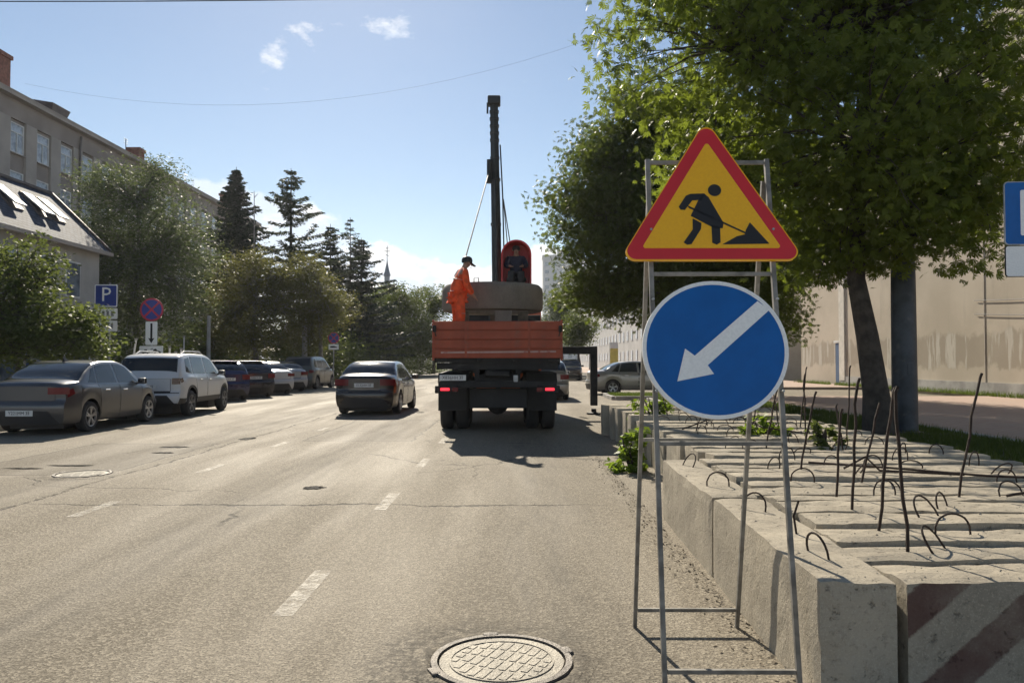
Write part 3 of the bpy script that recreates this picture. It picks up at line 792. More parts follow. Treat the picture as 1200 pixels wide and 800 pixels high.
def conifer(name, label, base, h, r, seed, lm=L_NEEDLE, dens=1., tier=.42, low=.12, tr=.2, up=.0, group=None, gap=0., slope_=.40, spread=(.6, 1.18)):
    rng = random.Random(seed); nr = np.random.default_rng(seed)
    e = empty(name, base, 0, label, 'tree', group)
    MB().tube([(0, 0, 0), (.05, 0, h * .5), (0, .03, h)], [tr, tr * .6, .02], 8).build('trunk', BARK, e, True)
    P = []; D = []; br = MB(); z = h * low
    while z < h - .10:
        t = z / h; rr = min(r, slope_ * (h - z)) * (1 - .35 * max(0, .35 - t))
        nb = int(5 + 4 * (1 - t)); a0 = rng.uniform(0, 6.28)
        for b in range(nb):
            if rng.random() < gap: continue
            a = a0 + 6.283 * b / nb + rng.uniform(-.25, .25); L = rr * rng.uniform(*spread) + .04
            slope = rng.uniform(-.42, -.12) + up + .35 * t
            seg = max(3, int(L / .16)); pts = []
            for i in range(seg + 1):
                q = i / seg; pts.append((math.cos(a) * L * q, math.sin(a) * L * q, z + slope * L * q + .22 * L * q * q))
            br.tube(pts[:: max(1, seg // 3)], .02, 3, False)
            pa = np.array(pts); k = int(seg * 7 * dens)
            idx = nr.random(k) * seg; i0 = np.minimum(idx.astype(int), seg - 1); f = (idx - i0)[:, None]
            q = pa[i0] * (1 - f) + pa[i0 + 1] * f
            w = (.10 + .13 * (1 - idx / seg)) * min(1., .25 + L)
            q = q + nr.normal(0, 1, (k, 3)) * w[:, None] * np.array([.8, .8, .3]) - np.array([0, 0, .05])
            P.append(q)
            s = nr.choice([-1, 1], k); aa = a + s * nr.uniform(.3, 1.1, k)
            D.append(np.stack([np.cos(aa), np.sin(aa), nr.uniform(-.75, .05, k)], 1))
        z += tier * rng.uniform(.75, 1.3) * (.6 + .6 * (1 - t))
    br.build('branches', BARK, e)
    P = np.concatenate(P); D = np.concatenate(D); D /= np.linalg.norm(D, axis=1, keepdims=True); n = len(P)
    S = np.cross(D, nr.normal(0, 1, (n, 3))); S /= np.linalg.norm(S, axis=1, keepdims=True)
    L = nr.uniform(.16, .36, n)[:, None]; W = .045
    V = np.stack([P, P + D * L * .5 + S * W, P + D * L, P + D * L * .5 - S * W], 1).reshape(-1, 3)
    np_mesh('crown', V, np.arange(4 * n).reshape(n, 4), lm, e)
    return e
def bush(name, label, base, r, h, lm, leaf, n, seed, group=None, cat='shrub', aspect=.5):
    rng = random.Random(seed); nr = np.random.default_rng(seed)
    e = empty(name, base, 0, label, cat, group)
    mb = MB()
    for i in range(7):
        a = rng.uniform(0, 6.28); mb.tube(limb_path((0, 0, 0), (math.cos(a) * r * .6, math.sin(a) * r * .6, h * rng.uniform(.6, .95)), rng, .05, 3), [.02, .015, .01, .004], 4, False)
    mb.build('stem', BARK, e)
    k = max(6, n // 40); d = nr.normal(0, 1, (k, 3)); d /= np.linalg.norm(d, axis=1, keepdims=True); d[:, 2] = abs(d[:, 2]) * 1.0
    c = d * (1 - .6 * nr.random(k)[:, None] ** 1.5) * np.array([r, r, h]) * np.array([[1 + .3 * mnoise.noise(Vector(q) * 2 + Vector((seed, 0, 0)))] for q in d])
    c[:, 2] = np.maximum(c[:, 2], .1 * h)
    P = np.repeat(c, 40, 0) + nr.normal(0, .17 * r, (k * 40, 3)); P[:, 2] = np.maximum(P[:, 2], .03)
    V, F = leaf_quads(P, leaf, .45, aspect, nr)
    np_mesh('foliage', V, F, lm, e)
    return e
# --- right: horse chestnut over the block row
tree('chestnut_tree', 'large horse chestnut with leaning dark trunk beside the grey pole', (6.42, 13.6, .1),
     [(0, 0, 0), (-.08, 0, .8), (-.22, 0, 1.8), (-.38, .05, 2.8), (-.30, .1, 4.2), (.0, .2, 6.5)],
     [(-2.9, -.6, 6.7, 2.1, 2.0, 1.8), (-2.2, .8, 4.7, 1.6, 2.0, 1.2), (.5, -.5, 3.5, 1.4, 1.2, .75), (-.8, -1.2, 4.9, 2.2, 2.0, 1.7), (1.3, -.4, 4.6, 1.6, 1.8, 1.25), (1.6, .5, 6.4, 2.2, 2.2, 1.7),
      (-.6, .2, 7.6, 2.7, 2.4, 2.0), (-2.5, .4, 8.9, 2.1, 2.2, 1.6), (1.0, .4, 9.0, 2.6, 2.3, 1.8), (-.6, .5, 10.8, 2.4, 2.2, 1.6), (-.5, .8, 3.6, 1.5, 1.5, .8),
      ],
     L_CHEST, .155, 44, 1000, 11, .25, palm=5, sigma=.34, shell=.75, low=2.3, flat=.36)
tree('chestnut_tree', 'broad dark horse chestnut behind the road works sign, left of the leaning chestnut', (5.6, 25.0, .1),
     [(0, 0, 0), (.05, 0, 1.2), (-.1, 0, 2.4), (-.2, .1, 4.0), (-.1, .2, 6.0)],
     [(-2.6, -.3, 5.2, 1.7, 2.2, 1.8), (-1.7, 0, 7.2, 2.0, 2.3, 1.7), (.3, -.4, 8.2, 2.3, 2.3, 1.6), (.2, -.8, 5.2, 2.6, 2.2, 2.2), (2.2, 0, 5.0, 2.0, 2.2, 2.0), (2.0, .2, 7.3, 2.0, 2.0, 1.6),
      (-1.4, -.2, 3.5, 2.0, 2.0, 1.1), (-3.1, .2, 3.8, 1.1, 1.5, .9), (1.2, 0, 3.3, 1.8, 1.8, .9), (-.6, -.2, 9.3, 2.2, 2.2, 1.6), (-2.4, 0, 8.3, 1.5, 1.6, 1.2), (-3.4, 0, 6.3, 1.3, 1.5, 1.2)],
     L_DARK, .15, 54, 1350, 12, .26, palm=5, sigma=.38, shell=.85, low=2.2, flat=.42)
tree('chestnut_tree', 'dark tree further back between the blue arrow disc and the beige wall', (9.6, 31.5, .1),
     [(0, 0, 0), (.05, 0, 1.2), (.0, 0, 2.4), (-.1, .1, 4.0), (-.1, .2, 6.0)],
     [(-1.0, 0, 5.6, 2.3, 2.2, 2.2), (.9, 0, 5.4, 2.0, 2.2, 2.0), (0, 0, 8.2, 2.6, 2.4, 2.2), (-.4, -.2, 3.5, 2.2, 1.8, 1.1), (.3, -.4, 2.9, 2.0, 1.6, .8)],
     L_DARK, .19, 36, 560, 13, .24, palm=5, sigma=.45, shell=.9, low=2.0)
# --- left: street trees and the conifers
tree('street_tree', 'bright bushy tree over the grey sedan, in front of the slate roofed house', (-13.4, 20.6, .12),
     [(0, 0, 0), (.05, 0, .7), (-.05, .05, 1.3), (0, 0, 2.2)],
     [(-.9, 0, 2.6, 1.9, 1.7, 1.3), (.9, -.1, 2.3, 1.3, 1.4, 1.0), (1.5, 0, 1.9, 1.0, 1.1, .8), (-.2, .2, 3.6, 1.6, 1.5, 1.15), (-2.0, .2, 2.4, 1.4, 1.4, 1.2), (-1.8, 0, 3.7, 1.3, 1.3, 1.0), (.2, -.4, 1.7, 1.6, 1.2, .7)],
     L_GREEN, .12, 60, 460, 21, .12, sigma=.24, shell=.7, aspect=.62, low=1.15)
tree('willow_tree', 'tall grey-green feathery tree in front of the five storey building', (-19.6, 39.5, .12),
     [(0, 0, 0), (.1, 0, 2), (-.1, .1, 4), (.1, 0, 7), (0, 0, 9.5)],
     [(0, 0, 9.6, 2.4, 2.4, 2.3), (-2.0, 0, 7.4, 2.4, 2.4, 2.6), (2.0, 0, 7.3, 2.2, 2.4, 2.5), (.2, -.4, 6.2, 2.8, 2.6, 2.4), (-2.2, 0, 4.4, 2.2, 2.2, 2.0), (2.2, 0, 4.4, 2.1, 2.2, 2.0), (0, -.5, 3.5, 2.6, 2.2, 1.6), (1.0, 0, 11.3, .8, .8, .9), (-3.7, .2, 6.4, 1.9, 2.0, 2.6), (-3.4, 0, 3.6, 1.9, 2.0, 1.6), (-1.6, 0, 10.3, 1.6, 1.6, 1.5)],
     L_GREY, .17, 46, 1400, 22, .24, BARK_L, sigma=.42, shell=.8, aspect=.36, low=1.9)
tree('street_tree', 'olive green loose tree behind the parked white cars', (-15.2, 44.5, .12),
     [(0, 0, 0), (.1, 0, 1.6), (-.1, .1, 3), (.1, 0, 5), (0, 0, 6)],
     [(-.6, 0, 5.9, 2.0, 2.0, 1.8), (-1.6, 0, 4.0, 1.9, 2.0, 1.6), (1.3, 0, 4.4, 2.0, 2.0, 1.9), (1.6, .2, 6.0, 1.4, 1.5, 1.3), (0, -.4, 2.6, 2.4, 1.8, 1.3), (-2.4, 0, 2.6, 1.5, 1.6, 1.4), (-.2, .2, 7.2, 1.0, 1.1, .9)],
     L_OLIVE, .15, 46, 680, 23, .18, BARK_L, sigma=.36, shell=.8, aspect=.45, low=1.1)
tree('street_tree', 'olive tree above the parked minivan, right of the other olive tree', (-11.9, 46.5, .12),
     [(0, 0, 0), (.05, 0, 1.6), (.0, .1, 3), (.1, 0, 5), (0, 0, 6)],
     [(-.6, 0, 5.6, 1.7, 1.8, 1.6), (.6, 0, 4.5, 1.6, 1.7, 1.5), (-.9, 0, 3.6, 1.5, 1.6, 1.2), (-1.0, .3, 7.0, 1.0, 1.1, .9), (-.9, .3, 2.5, 1.3, 1.3, 1.2)],
     L_OLIVE, .15, 46, 420, 24, .17, BARK_L, sigma=.34, shell=.8, aspect=.45, low=1.3)
conifer('spruce_tree', 'dense dark spruce with narrow pointed top, leftmost conifer', (-22.8, 62, 0), 17.3, 4.4, 31, dens=3.2, tier=.40, tr=.26)
conifer('larch_tree', 'tall open conifer with wide flat boughs, second from left', (-17.3, 58.5, 0), 16.3, 4.8, 32, L_LARCH, 2.2, .70, tr=.24, up=.06, gap=.25, slope_=.60, spread=(.35, 1.35))
conifer('spruce_tree', 'slim conifer just right of the tall open one', (-16.8, 69, 0), 13.9, 3.8, 33, dens=2.5, tier=.5, tr=.2, gap=.15)
conifer('larch_tree', 'thin sparse conifer with bare leader between two spruces', (-14.9, 68.5, 0), 14.4, 2.0, 35, L_LARCH, .8, .6, tr=.14, gap=.35)
conifer('spruce_tree', 'open topped spruce in front of the church spire', (-14.2, 70, 0), 12.8, 4.4, 34, dens=2.4, tier=.55, tr=.22, gap=.2, slope_=.6, spread=(.4, 1.3))
# bare dead trunks standing between the conifers
for i, (x, y_, h, lab) in enumerate(((-19.6, 57, 14.2, 'thin bare dead trunk standing left of the tall open conifer'), (-17.9, 52, 10.4, 'pale bare dead trunk rising above the olive tree'))):
    rr = random.Random(70 + i); e = empty('dead_tree', (x, y_, 0), 0, lab, 'tree', 'dead trunks')
    mb = MB().tube([(0, 0, 0), (.1, 0, h * .5), (0, 0, h)], [.12, .08, .02], 6)
    mb.build('trunk', BARK_L, e)
    mb = MB()
    for j in range(16):
        z = h * rr.uniform(.45, .97); a = rr.uniform(0, 6.28); L = rr.uniform(.3, 1.3) * (1.15 - z / h) * 2
        mb.tube([(0, 0, z), (math.cos(a) * L, math.sin(a) * L, z + L * rr.uniform(.5, 1.3))], [.022, .006], 4)
    mb.build('branches', BARK_L, e)
bk = [(-14.8, 76, 5.8, 9.2, 'round topped street tree under the church spire'), (-11.9, 80, 5.2, 9.6, 'dark street tree left of the truck, by the bend'), (-9.3, 86, 4.8, 9.9, 'street tree closest to the truck on its left side')]
for i, (x, y_, r_, h_, lab) in enumerate(bk):
    tree('street_tree', lab, (x, y_, .1), [(0, 0, 0), (.1, 0, 1.4), (0, .1, 2.6), (0, 0, 4.5), (0, 0, 5.5)],
         [(0, 0, h_ - 2.2, r_ * .5, r_ * .5, 2.2), (-r_ * .34, 0, 4.2, r_ * .42, r_ * .45, 2.2), (r_ * .34, 0, 4.0, r_ * .42, r_ * .45, 2.1), (0, 0, 2.6, r_ * .5, r_ * .5, 1.0)],
         L_DARK, .24, 44, 520, 40 + i, .2, sigma=.45, shell=.85, group='street trees by the bend', low=1.6)
tree('street_tree', 'grey-green tree right of the truck, below the white tower', (4.6, 78, .1), [(0, 0, 0), (.1, 0, 1.4), (0, .1, 2.6), (0, 0, 4.5), (0, 0, 5.5)],
     [(0, 0, 6.8, 1.7, 1.7, 2.2), (-.9, 0, 4.6, 1.6, 1.7, 1.9), (1.0, 0, 4.4, 1.6, 1.7, 1.9)], L_GREY, .22, 40, 300, 47, .18, sigma=.42, shell=.85, low=2.4)
tree('street_tree', 'small dark tree right of the truck, below the grey-green one', (5.2, 64, .1), [(0, 0, 0), (.1, 0, 1.0), (0, .1, 1.8), (0, 0, 3), (0, 0, 3.5)],
     [(0, 0, 4.2, 1.3, 1.4, 1.3), (-.3, 0, 3.0, 1.4, 1.4, 1.0)], L_DARK, .20, 40, 150, 48, .14, sigma=.36, shell=.85, low=1.8)
# dense shrubs along the back of the left pavement: the dark foot of the tree belt
sh = [(-17.6, 34.5, 1.9, 3.0), (-17.2, 38.5, 2.0, 3.4), (-18.6, 43.5, 2.2, 3.6), (-17.2, 47.5, 1.9, 2.9), (-12.8, 52, 2.2, 3.2), (-15.8, 52.5, 2.2, 3.8), (-12.6, 60, 2.4, 3.4), (-15.6, 63, 2.6, 4.4), (-12.2, 68, 2.4, 3.2), (-11.8, 96, 2.6, 3.0), (-20.5, 50, 2.4, 4.4), (-14.0, 49.6, 2.0, 2.7), (-17.6, 57.5, 2.6, 3.6), (-12.4, 76, 2.4, 2.6), (-10.9, 84, 2.2, 2.4), (-10.4, 104, 2.4, 2.6), (-11.7, 55.5, 1.5, 2.2)]
names = ['behind the no stopping sign', 'behind the white off-roader', 'under the feathery tree', 'left of the minivan, behind the parking bay', 'behind the minivan', 'under the olive tree', 'left of the far no stopping sign',
         'below the slim conifer', 'behind the far no stopping sign', 'far down the road left of the truck', 'in deep shade under the dense spruce', 'between the two olive tree trunks', 'under the tall open conifer', 'below the round topped tree', 'under the tree nearest the truck', 'farthest down the road on the left', 'low beside the far no stopping sign']
for i, ((x, y_, r_, h_), nm) in enumerate(zip(sh, names)):
    bush('shrub', 'dark dense shrub ' + nm, (x, y_, .1), r_, h_, L_DARK if i % 2 else L_GREEN, .20, 2600, 60 + i, 'shrubs along the left pavement')
# --- weeds on and by the blocks
bush('weed', 'bright green leafy weed growing at the road edge beside the blocks', (1.50, 10.1, 0), .27, .5, L_WEED, .12, 520, 81, cat='plant', aspect=.55)
bush('weed', 'small green weed growing between the blocks behind the arrow disc', (3.05, 9.6, .42), .3, .34, L_WEED, .12, 160, 82, cat='plant')
bush('weed', 'low pale weed on the far blocks left of the round sign', (2.25, 12.6, .45), .35, .5, L_WEED, .12, 200, 83, cat='plant')
bush('weed', 'leafy sprig between the upright rods near the pole', (3.3, 8.3, .42), .20, .36, L_GREEN, .10, 160, 84, cat='plant')
def grass(name, label, x0, x1, y0, y1, n, h, z=.1, seed=1, m=L_GRASS):
    nr = np.random.default_rng(seed)
    P = np.stack([nr.uniform(x0, x1, n), nr.uniform(y0, y1, n), np.full(n, z)], 1)
    keep = np.array([mnoise.noise(Vector((p[0] * .9, p[1] * .9, seed))) for p in P]) > -.25
    P = P[keep]; n = len(P)
    a = nr.uniform(0, 6.28, n); w = nr.uniform(.006, .014, n); hh = h * nr.uniform(.4, 1.2, n)
    S = np.stack([np.cos(a) * w, np.sin(a) * w, np.zeros(n)], 1); T = np.stack([nr.normal(0, .3, n) * hh, nr.normal(0, .3, n) * hh, hh], 1)
    V = np.stack([P - S, P + S, P + T], 1).reshape(-1, 3)
    return tag(np_mesh(name, V, np.arange(3 * n).reshape(n, 3), m), label, 'grass', kind='stuff')
grass('verge_grass', 'shaded grass strip behind the concrete blocks', 4.92, 8.2, 4, 28.4, 42000, .12, .11, 3)
grass('island_grass', 'sunlit grass on the small island by the silver sedan', 3.8, 8.1, 29.05, 32.1, 14000, .10, .10, 4)
grass('wall_weeds', 'thin weeds along the foot of the beige wall', 17.9, 18.45, 20, 50, 5000, .22, .13, 5)
grass('kerb_grass', 'dry grass at the back of the left pavement', -19, -14.5, 14, 60, 26000, .2, .12, 6)
# fallen crumbs and leaves along the blocks' foot
nr = np.random.default_rng(9); n = 900
P = np.stack([1.27 - np.abs(nr.normal(0, .10, n)), nr.uniform(3.3, 12, n), np.full(n, .006)], 1)
V, F = leaf_quads(P, .022, .9, .8, nr, 0)
tag(np_mesh('litter', V, F, mat('litter', (.16, .13, .09), .9, var=.5)), 'crumbs and dry leaves along the foot of the blocks', 'litter', kind='stuff')
# ---------------------------------------------------------------- buildings
STUCCO = mat('grey_stucco', (.38, .34, .30), .9, var=.12, vscale=.5, bump=.3, bscale=20, coord='world')
STUCCO_D = mat('dark_stucco', (.285, .245, .215), .9, var=.12, vscale=.6, bump=.3, bscale=20, coord='world')
ROOFTIN = mat('roof_tin', (.10, .085, .08), .6, .3, var=.3, vscale=2)
BRICKRED = mat('chimney_brick', (.23, .10, .07), .9, var=.3, vscale=6, bump=.5, bscale=25)
WFRAME = mat('window_frame', (.62, .62, .60), .5)
PANE = mat('window_pane', (.10, .13, .16), .06, var=.5, vscale=1.5, spec=.9)
CURTAIN = mat('curtained_pane', (.34, .37, .40), .12, var=.4, vscale=2.5, spec=.8)
def five_storey():
    x, y0, y1, H = -30., 24., 88., 17.7
    e = empty('apartment_building', (x, y0, 0), 0, 'long grey-brown five storey apartment building behind the left trees', 'building')
    L = y1 - y0
    MB().box((-7, L / 2, H / 2), (14, L, H)).build('wall', STUCCO_D, e)
    step = 2.5; n = int(L / step)
    # stone pilasters between the window bays, frieze and cornice
    pil = MB().box((.08, 0, 7.95), (.16, 1.05, 15.9)).build('pilaster', STUCCO, e); pil.location = (0, .0 + .575, 0)
    for i in range(1, n + 1): dup(pil, e, (0, i * step + .3 - .0, 0))
    MB().box((.075, L / 2, 16.48), (.15, L, 1.16)).build('frieze', STUCCO_D, e)
    MB().box((.28, L / 2, 17.22), (.56, L + .4, .3)).build('cornice', STUCCO, e)
    # windows, five rows
    wf = MB()
    for s in (-1, 1): wf.box((.03, s * .60, .9), (.08, .07, 1.8))
    for z in (.035, 1.765, 1.25): wf.box((.03, 0, z), (.076, 1.13, .07))
    wf.box((.03, 0, .62), (.072, .06, 1.2))
    wobj = wf.build('window', WFRAME, e); wobj.hide_render = False
    pane = MB().box((.012, 0, .9), (.02, 1.16, 1.72)).build('pane', CURTAIN, wobj)
    sill = MB().box((.08, 0, -.03), (.18, 1.30, .06)).build('sill', STUCCO, wobj)
    first = True; rr = random.Random(5)
    for r_ in range(5):
        for i in range(n):
            p = (.0, i * step + 1.55, 2.3 + r_ * 2.9)
            if first: wobj.location = p; first = False; continue
            w = dup(wobj, e, p); q = dup(pane, w); dup(sill, w)
    # low pitched tin roof with chimneys
    rf = MB().add([(.6, -.3, H - .4), (.6, L + .3, H - .4), (-7, L + .3, H + 2.6), (-7, -.3, H + 2.6), (-14.6, -.3, H - .4), (-14.6, L + .3, H - .4)], [(0, 1, 2, 3), (3, 2, 5, 4), (0, 3, 4), (1, 5, 2)]).build('roof', ROOFTIN, e)
    for (cx, cy, w, h, top) in ((-1.3, 21.5, 1.3, 1.9, 2.2), (-1.2, 58, 1.0, 1.3, 1.5), (-2.0, 61.2, 1.0, 1.8, 2.0), (-2, 40, .9, 1.2, 1.4)):
        c = MB().box((cx, cy, H + .2 + h / 2), (1.0, w, h)).box((cx, cy, H + .2 + h + .12), (1.2, w + .2, .24)).build('chimney', BRICKRED, rf)
    d = MB().add([(-.6, 26, H + .1), (-.6, 27.6, H + .1), (-2.2, 27.6, H + .1), (-2.2, 26, H + .1), (-.4, 25.8, H + .75), (-.4, 27.8, H + .75), (-2.6, 27.8, H + 1.1), (-2.6, 25.8, H + 1.1)],
                 [(0, 1, 5, 4), (1, 2, 6, 5), (2, 3, 7, 6), (3, 0, 4, 7), (4, 5, 6, 7)]).build('dormer', ROOFTIN, rf)
    a = MB().tube([(-.4, 35.2, H - .3), (-.4, 35.2, H + 1.1)], .03, 5)
    for z in (.7, .9, 1.05): a.tube([(-.4, 34.9, H + z), (-.4, 35.5, H + z)], .02, 4)
    a.build('antenna', BLACK, rf)
    MB().tube([(.3, 27.9, H - .9), (.22, 27.9, H - 1.7), (.22, 27.9, 0)], .07, 6).build('drainpipe', ROOFTIN, e)
    MB().tube([(.3, 61.0, H - .9), (.22, 61.0, H - 1.7), (.22, 61.0, 0)], .07, 6).build('drainpipe', ROOFTIN, e)
five_storey()
def slate_house():
    e = empty('slate_roofed_house', (-17, 18, 0), 0, 'low house with steep dark slate roof and open skylights, behind the left tree', 'house')
    L = 13.4; WALLM = mat('pale_wall', (.40, .39, .36), .85, var=.12, vscale=1.0); BLUEP = mat('blue_panel', (.03, .09, .26), .5)
    MB().box((-4.9, L / 2, 2.95), (9.6, L - .2, 5.9)).build('wall', WALLM, e)
    # roof: steep front slope, hipped gable end, flat top
    V = [(.25, -.2, 5.95), (.25, L + .1, 5.95), (-1.65, L - .9, 8.15), (-1.65, -.2, 8.15), (-9.9, L + .1, 5.95), (-8.2, L - .9, 8.15), (-8.2, -.2, 8.15), (-9.9, -.2, 5.95)]
    F = [(0, 1, 2, 3), (1, 4, 5, 2), (4, 7, 6, 5), (3, 2, 5, 6)]
    rf = np_mesh('roof', V, [list(f) for f in F], SLATE, e)
    uv = rf.data.uv_layers.new(name='UVMap')
    for pl in rf.data.polygons:
        for li in pl.loop_indices:
            co = rf.data.vertices[rf.data.loops[li].vertex_index].co
            ax = co.x if abs(pl.normal.y) > .5 else co.y
            uv.data[li].uv = (ax, co.z * 1.32)
    MB().box((.22, L / 2, 5.86), (.18, L + .5, .14)).build('gutter', STUCCO, rf)
    rid = MB().beam((-1.65, -.2, 8.18), (-1.65, L - .9, 8.18), .16, .1).beam((.25, L + .1, 5.99), (-1.65, L - .9, 8.19), .12, .1); rid.build('ridge_cap', ROOFTIN, rf)
    ang = math.atan2(2.2, 1.9)
    for i, yy in enumerate((8.6, 10.25, 11.15)):
        s = empty('skylight', (-.86, yy, 7.2), 0, parent=e)
        # casing lies in the slope; sash tilted open
        M = Matrix.Rotation(ang, 4, 'Y')
        fr = MB().box((0, 0, .03), (1.2, .72, .1)).build('frame', ROOFTIN, s); fr.rotation_euler = (0, ang, 0)
        sa = MB().box((0, 0, .0), (1.15, .62, .05)).build('sash', mat('skylight_sash', (.24, .26, .28), .55, spec=.1), s); sa.rotation_euler = (0, ang - R(9), 0); sa.location = (.13, 0, .10)
    for i in range(7):
        w = MB().box((-.085, .9 + i * 1.75, 4.6), (.06, .95, 1.4)).build('window', WFRAME, e)
        MB().box((-.045, .9 + i * 1.75, 4.6), (.03, .8, 1.25)).build('pane', PANE, w)
    for i in range(6):
        w = MB().box((-.07, 1.2 + i * 2.1, 1.6), (.08, 1.8, 2.5)).build('shop_window', WFRAME if i % 2 else BLUEP, e)
        MB().box((-.02, 1.2 + i * 2.1, 1.75), (.03, 1.5, 1.9)).build('pane', PANE, w)
slate_house()
def beige_building():
    e = empty('beige_building', (18.5, 12, 0), 0, 'tall beige plastered building with stained blank wall on the right', 'building')
    MB().box((6, 16, 7.5), (12, 32, 15)).build('wall', PLASTER, e)
    MB().box((6.9, 36.2, 7.5), (12, 8.4, 15)).build('recessed_wall', PLASTER, e)
    MB().box((-.03, 16, .38), (.06, 32, .5)).build('plinth', KERB, e)
    for yy in (6.0, 12.2, 18.4, 24.6): MB().box((-.012, yy, 7.7), (.024, .05, 14.2)).build('joint_cover', mat('joint', (.40, .36, .30), .9), e)
    MB().box((-.03, 31.6, 7.6), (.1, .7, 14.4)).build('corner_pilaster', mat('pale_plaster', (.60, .57, .50), .9, var=.1), e)
    d = MB().box((.86, 34.0, 1.35), (.08, 1.2, 2.4)).build('door', mat('blue_door', (.05, .10, .20), .55), e)
    MB().box((.84, 34.0, 2.65), (.14, 1.5, .14)).build('lintel', WFRAME, d)
    for k, (za, zb) in enumerate(((4.4, 3.9), (3.7, 3.35))):
        P = [(-.05, 3 + i * 1.6, za + (zb - za) * i / 10 - .5 * math.sin(i / 10 * math.pi)) for i in range(11)]
        MB().tube(P, .015, 5).build('wall_cable', BLACK, e)
beige_building()
def far_block(name, label, x, y0, y1, H, rows, step, m, depth=12, side=1):
    e = empty(name, (x, y0, 0), 0, label, 'building')
    L = y1 - y0
    MB().box((side * depth / 2, L / 2, H / 2), (depth, L, H)).build('wall', m, e)
    MB().box((side * depth / 2 - side * .2, L / 2, H + .15), (depth + .6, L + .4, .3)).build('roof', ROOFTIN, e)
    MB().box((-side * .1, L / 2, H - .7), (.2, L, .35)).build('cornice', WFRAME, e)
    w0 = None
    n = int(L / step)
    for r_ in range(rows):
        for i in range(n):
            p = (-side * .02, (i + .5) * step, 1.6 + r_ * (H - 1.5) / rows)
            if w0 is None:
                w0 = MB().box((0, 0, .8), (.12, 1.3, 1.6)).build('window', WFRAME, e); w0.location = p
                p0 = MB().box((-side * .055, 0, .8), (.03, 1.1, 1.4)).build('pane', PANE, w0)
            else: w = dup(w0, e, p); dup(p0, w)
    return e
far_block('street_building', 'long pale building lining the right side of the street beyond the junction', 17.5, 100, 215, 17.0, 5, 4.6, mat('pale_facade', (.46, .45, .43), .85, var=.1, vscale=.3))
far_block('street_building', 'low grey shop building behind the silver sedan', 18.8, 58, 98, 7.5, 2, 4.2, mat('grey_facade', (.36, .35, .33), .85, var=.15, vscale=.4))
far_block('corner_house', 'small pale building half hidden behind shrubs by the church', -17.5, 96, 116, 6.0, 2, 3.6, mat('cream_facade', (.48, .46, .42), .85), side=-1)
def tower():
    e = empty('tower_block', (18, 300, 0), 0, 'distant white high-rise block above the trees right of the truck', 'building')
    m = mat('tower_white', (.62, .62, .61), .85, var=.06, vscale=.1)
    MB().box((0, 6, 21.5), (15, 12, 43)).build('wall', m, e)
    MB().box((2.6, 6, 44.2), (9, 9, 2.6)).build('plant_room', m, e)
    MB().box((0, 5.9, 43.1), (15.5, 12.4, .5)).build('parapet', WFRAME, e)
    w0 = None
    for r_ in range(13):
        for i in range(5):
            p = (-6 + i * 3, -.02, 3 + r_ * 3.0)
            if w0 is None: w0 = MB().box((0, 0, .7), (1.5, .1, 1.4)).build('window', CURTAIN, e); w0.location = p
            else: dup(w0, e, p)
tower()
def church():
    e = empty('church', (-26.0, 150, 0), 0, 'grey church dome with thin spire and cross above the far trees', 'church')
    m = mat('church_wall', (.45, .44, .42), .85); t = mat('church_tin', (.20, .22, .24), .4, .5)
    MB().box((0, 4, 5.5), (11, 11, 11)).build('wall', m, e)
    MB().lathe([(2.9, 11), (2.9, 13.6), (3.1, 13.8), (3.0, 14.6), (2.3, 16.1), (1.1, 17.0), (.55, 17.3)], (0, 4, 0), n=20).build('dome', t, e, True)
    MB().lathe([(.55, 17.2), (.55, 18.6), (.75, 18.8), (.5, 19.6), (.16, 21.2), (.07, 22.0)], (0, 4, 0), n=12).build('spire', t, e, True)
    c = MB().box((0, 4, 23.3), (.13, .13, 3.0)).box((0, 4, 23.7), (1.15, .12, .13)).box((0, 4, 24.3), (.6, .12, .12)).box((0, 4, 22.9), (.7, .12, .12), ry=R(20)); c.build('cross', t, e)
    for i in range(5): MB().box((-4 + i * 2, -1.53, 5.5), (.9, .1, 2.6)).build('window', PANE, e)
church()

# ---------------------------------------------------------------- poles, wires, road signs
POLE = mat('painted_pole', (.055, .064, .075), .5, .3, var=.3, vscale=3, dirt=((.2, .18, .15), 5, .55, .4))
e = empty('street_pole', (7.2, 14.3, .1), 0, 'thick dark grey steel pole beside the chestnut trunk', 'pole')
MB().lathe([(0, 0), (.30, 0), (.30, .05), (.225, .06), (.215, 2.5), (.19, 5.0), (.17, 9.0), (0, 9.02)], n=20).build('shaft', POLE, e, True)
MB().box((.0, -.2, 1.2), (.1, .05, .22), bev=.01).build('hatch', POLE, e)
MB().tube([(0, 0, 8.6), (-.5, -.1, 9.3), (-1.6, -.3, 9.6)], [.06, .05, .04], 8).build('lamp_arm', POLE, e)
MB().box((-1.9, -.35, 9.6), (.7, .26, .14), bev=.04).build('lamp_head', GREYMETAL, e)
for i, (x, y_, h, r_, lab) in enumerate(((-15.1, 37.6, 3.6, .11, 'short pale concrete post behind the dark blue hatchback'), (-12.7, 46.0, 3.9, .19, 'thick pale grey post standing behind the minivan'), (12.4, 130, 11, .12, 'far lamp post in front of the pale street building'),
                                        (7.4, 92, 9.0, .14, 'lamp post beyond the junction right of the truck'))):
    e = empty('lamp_post', (x, y_, .1), 0, lab, 'lamp post', 'posts along the street')
    MB().lathe([(0, 0), (r_ * 1.3, 0), (r_ * 1.3, .3), (r_, .4), (r_ * .7, h), (0, h + .01)], n=12).build('shaft', KERB, e, True)
    if h > 6: MB().tube([(0, 0, h - .1), (.4, -.1, h + .4), (1.3, -.2, h + .55)], .045, 6).box((1.5, -.2, h + .55), (.5, .2, .1), bev=.02).build('lamp_head', GREYMETAL, e)
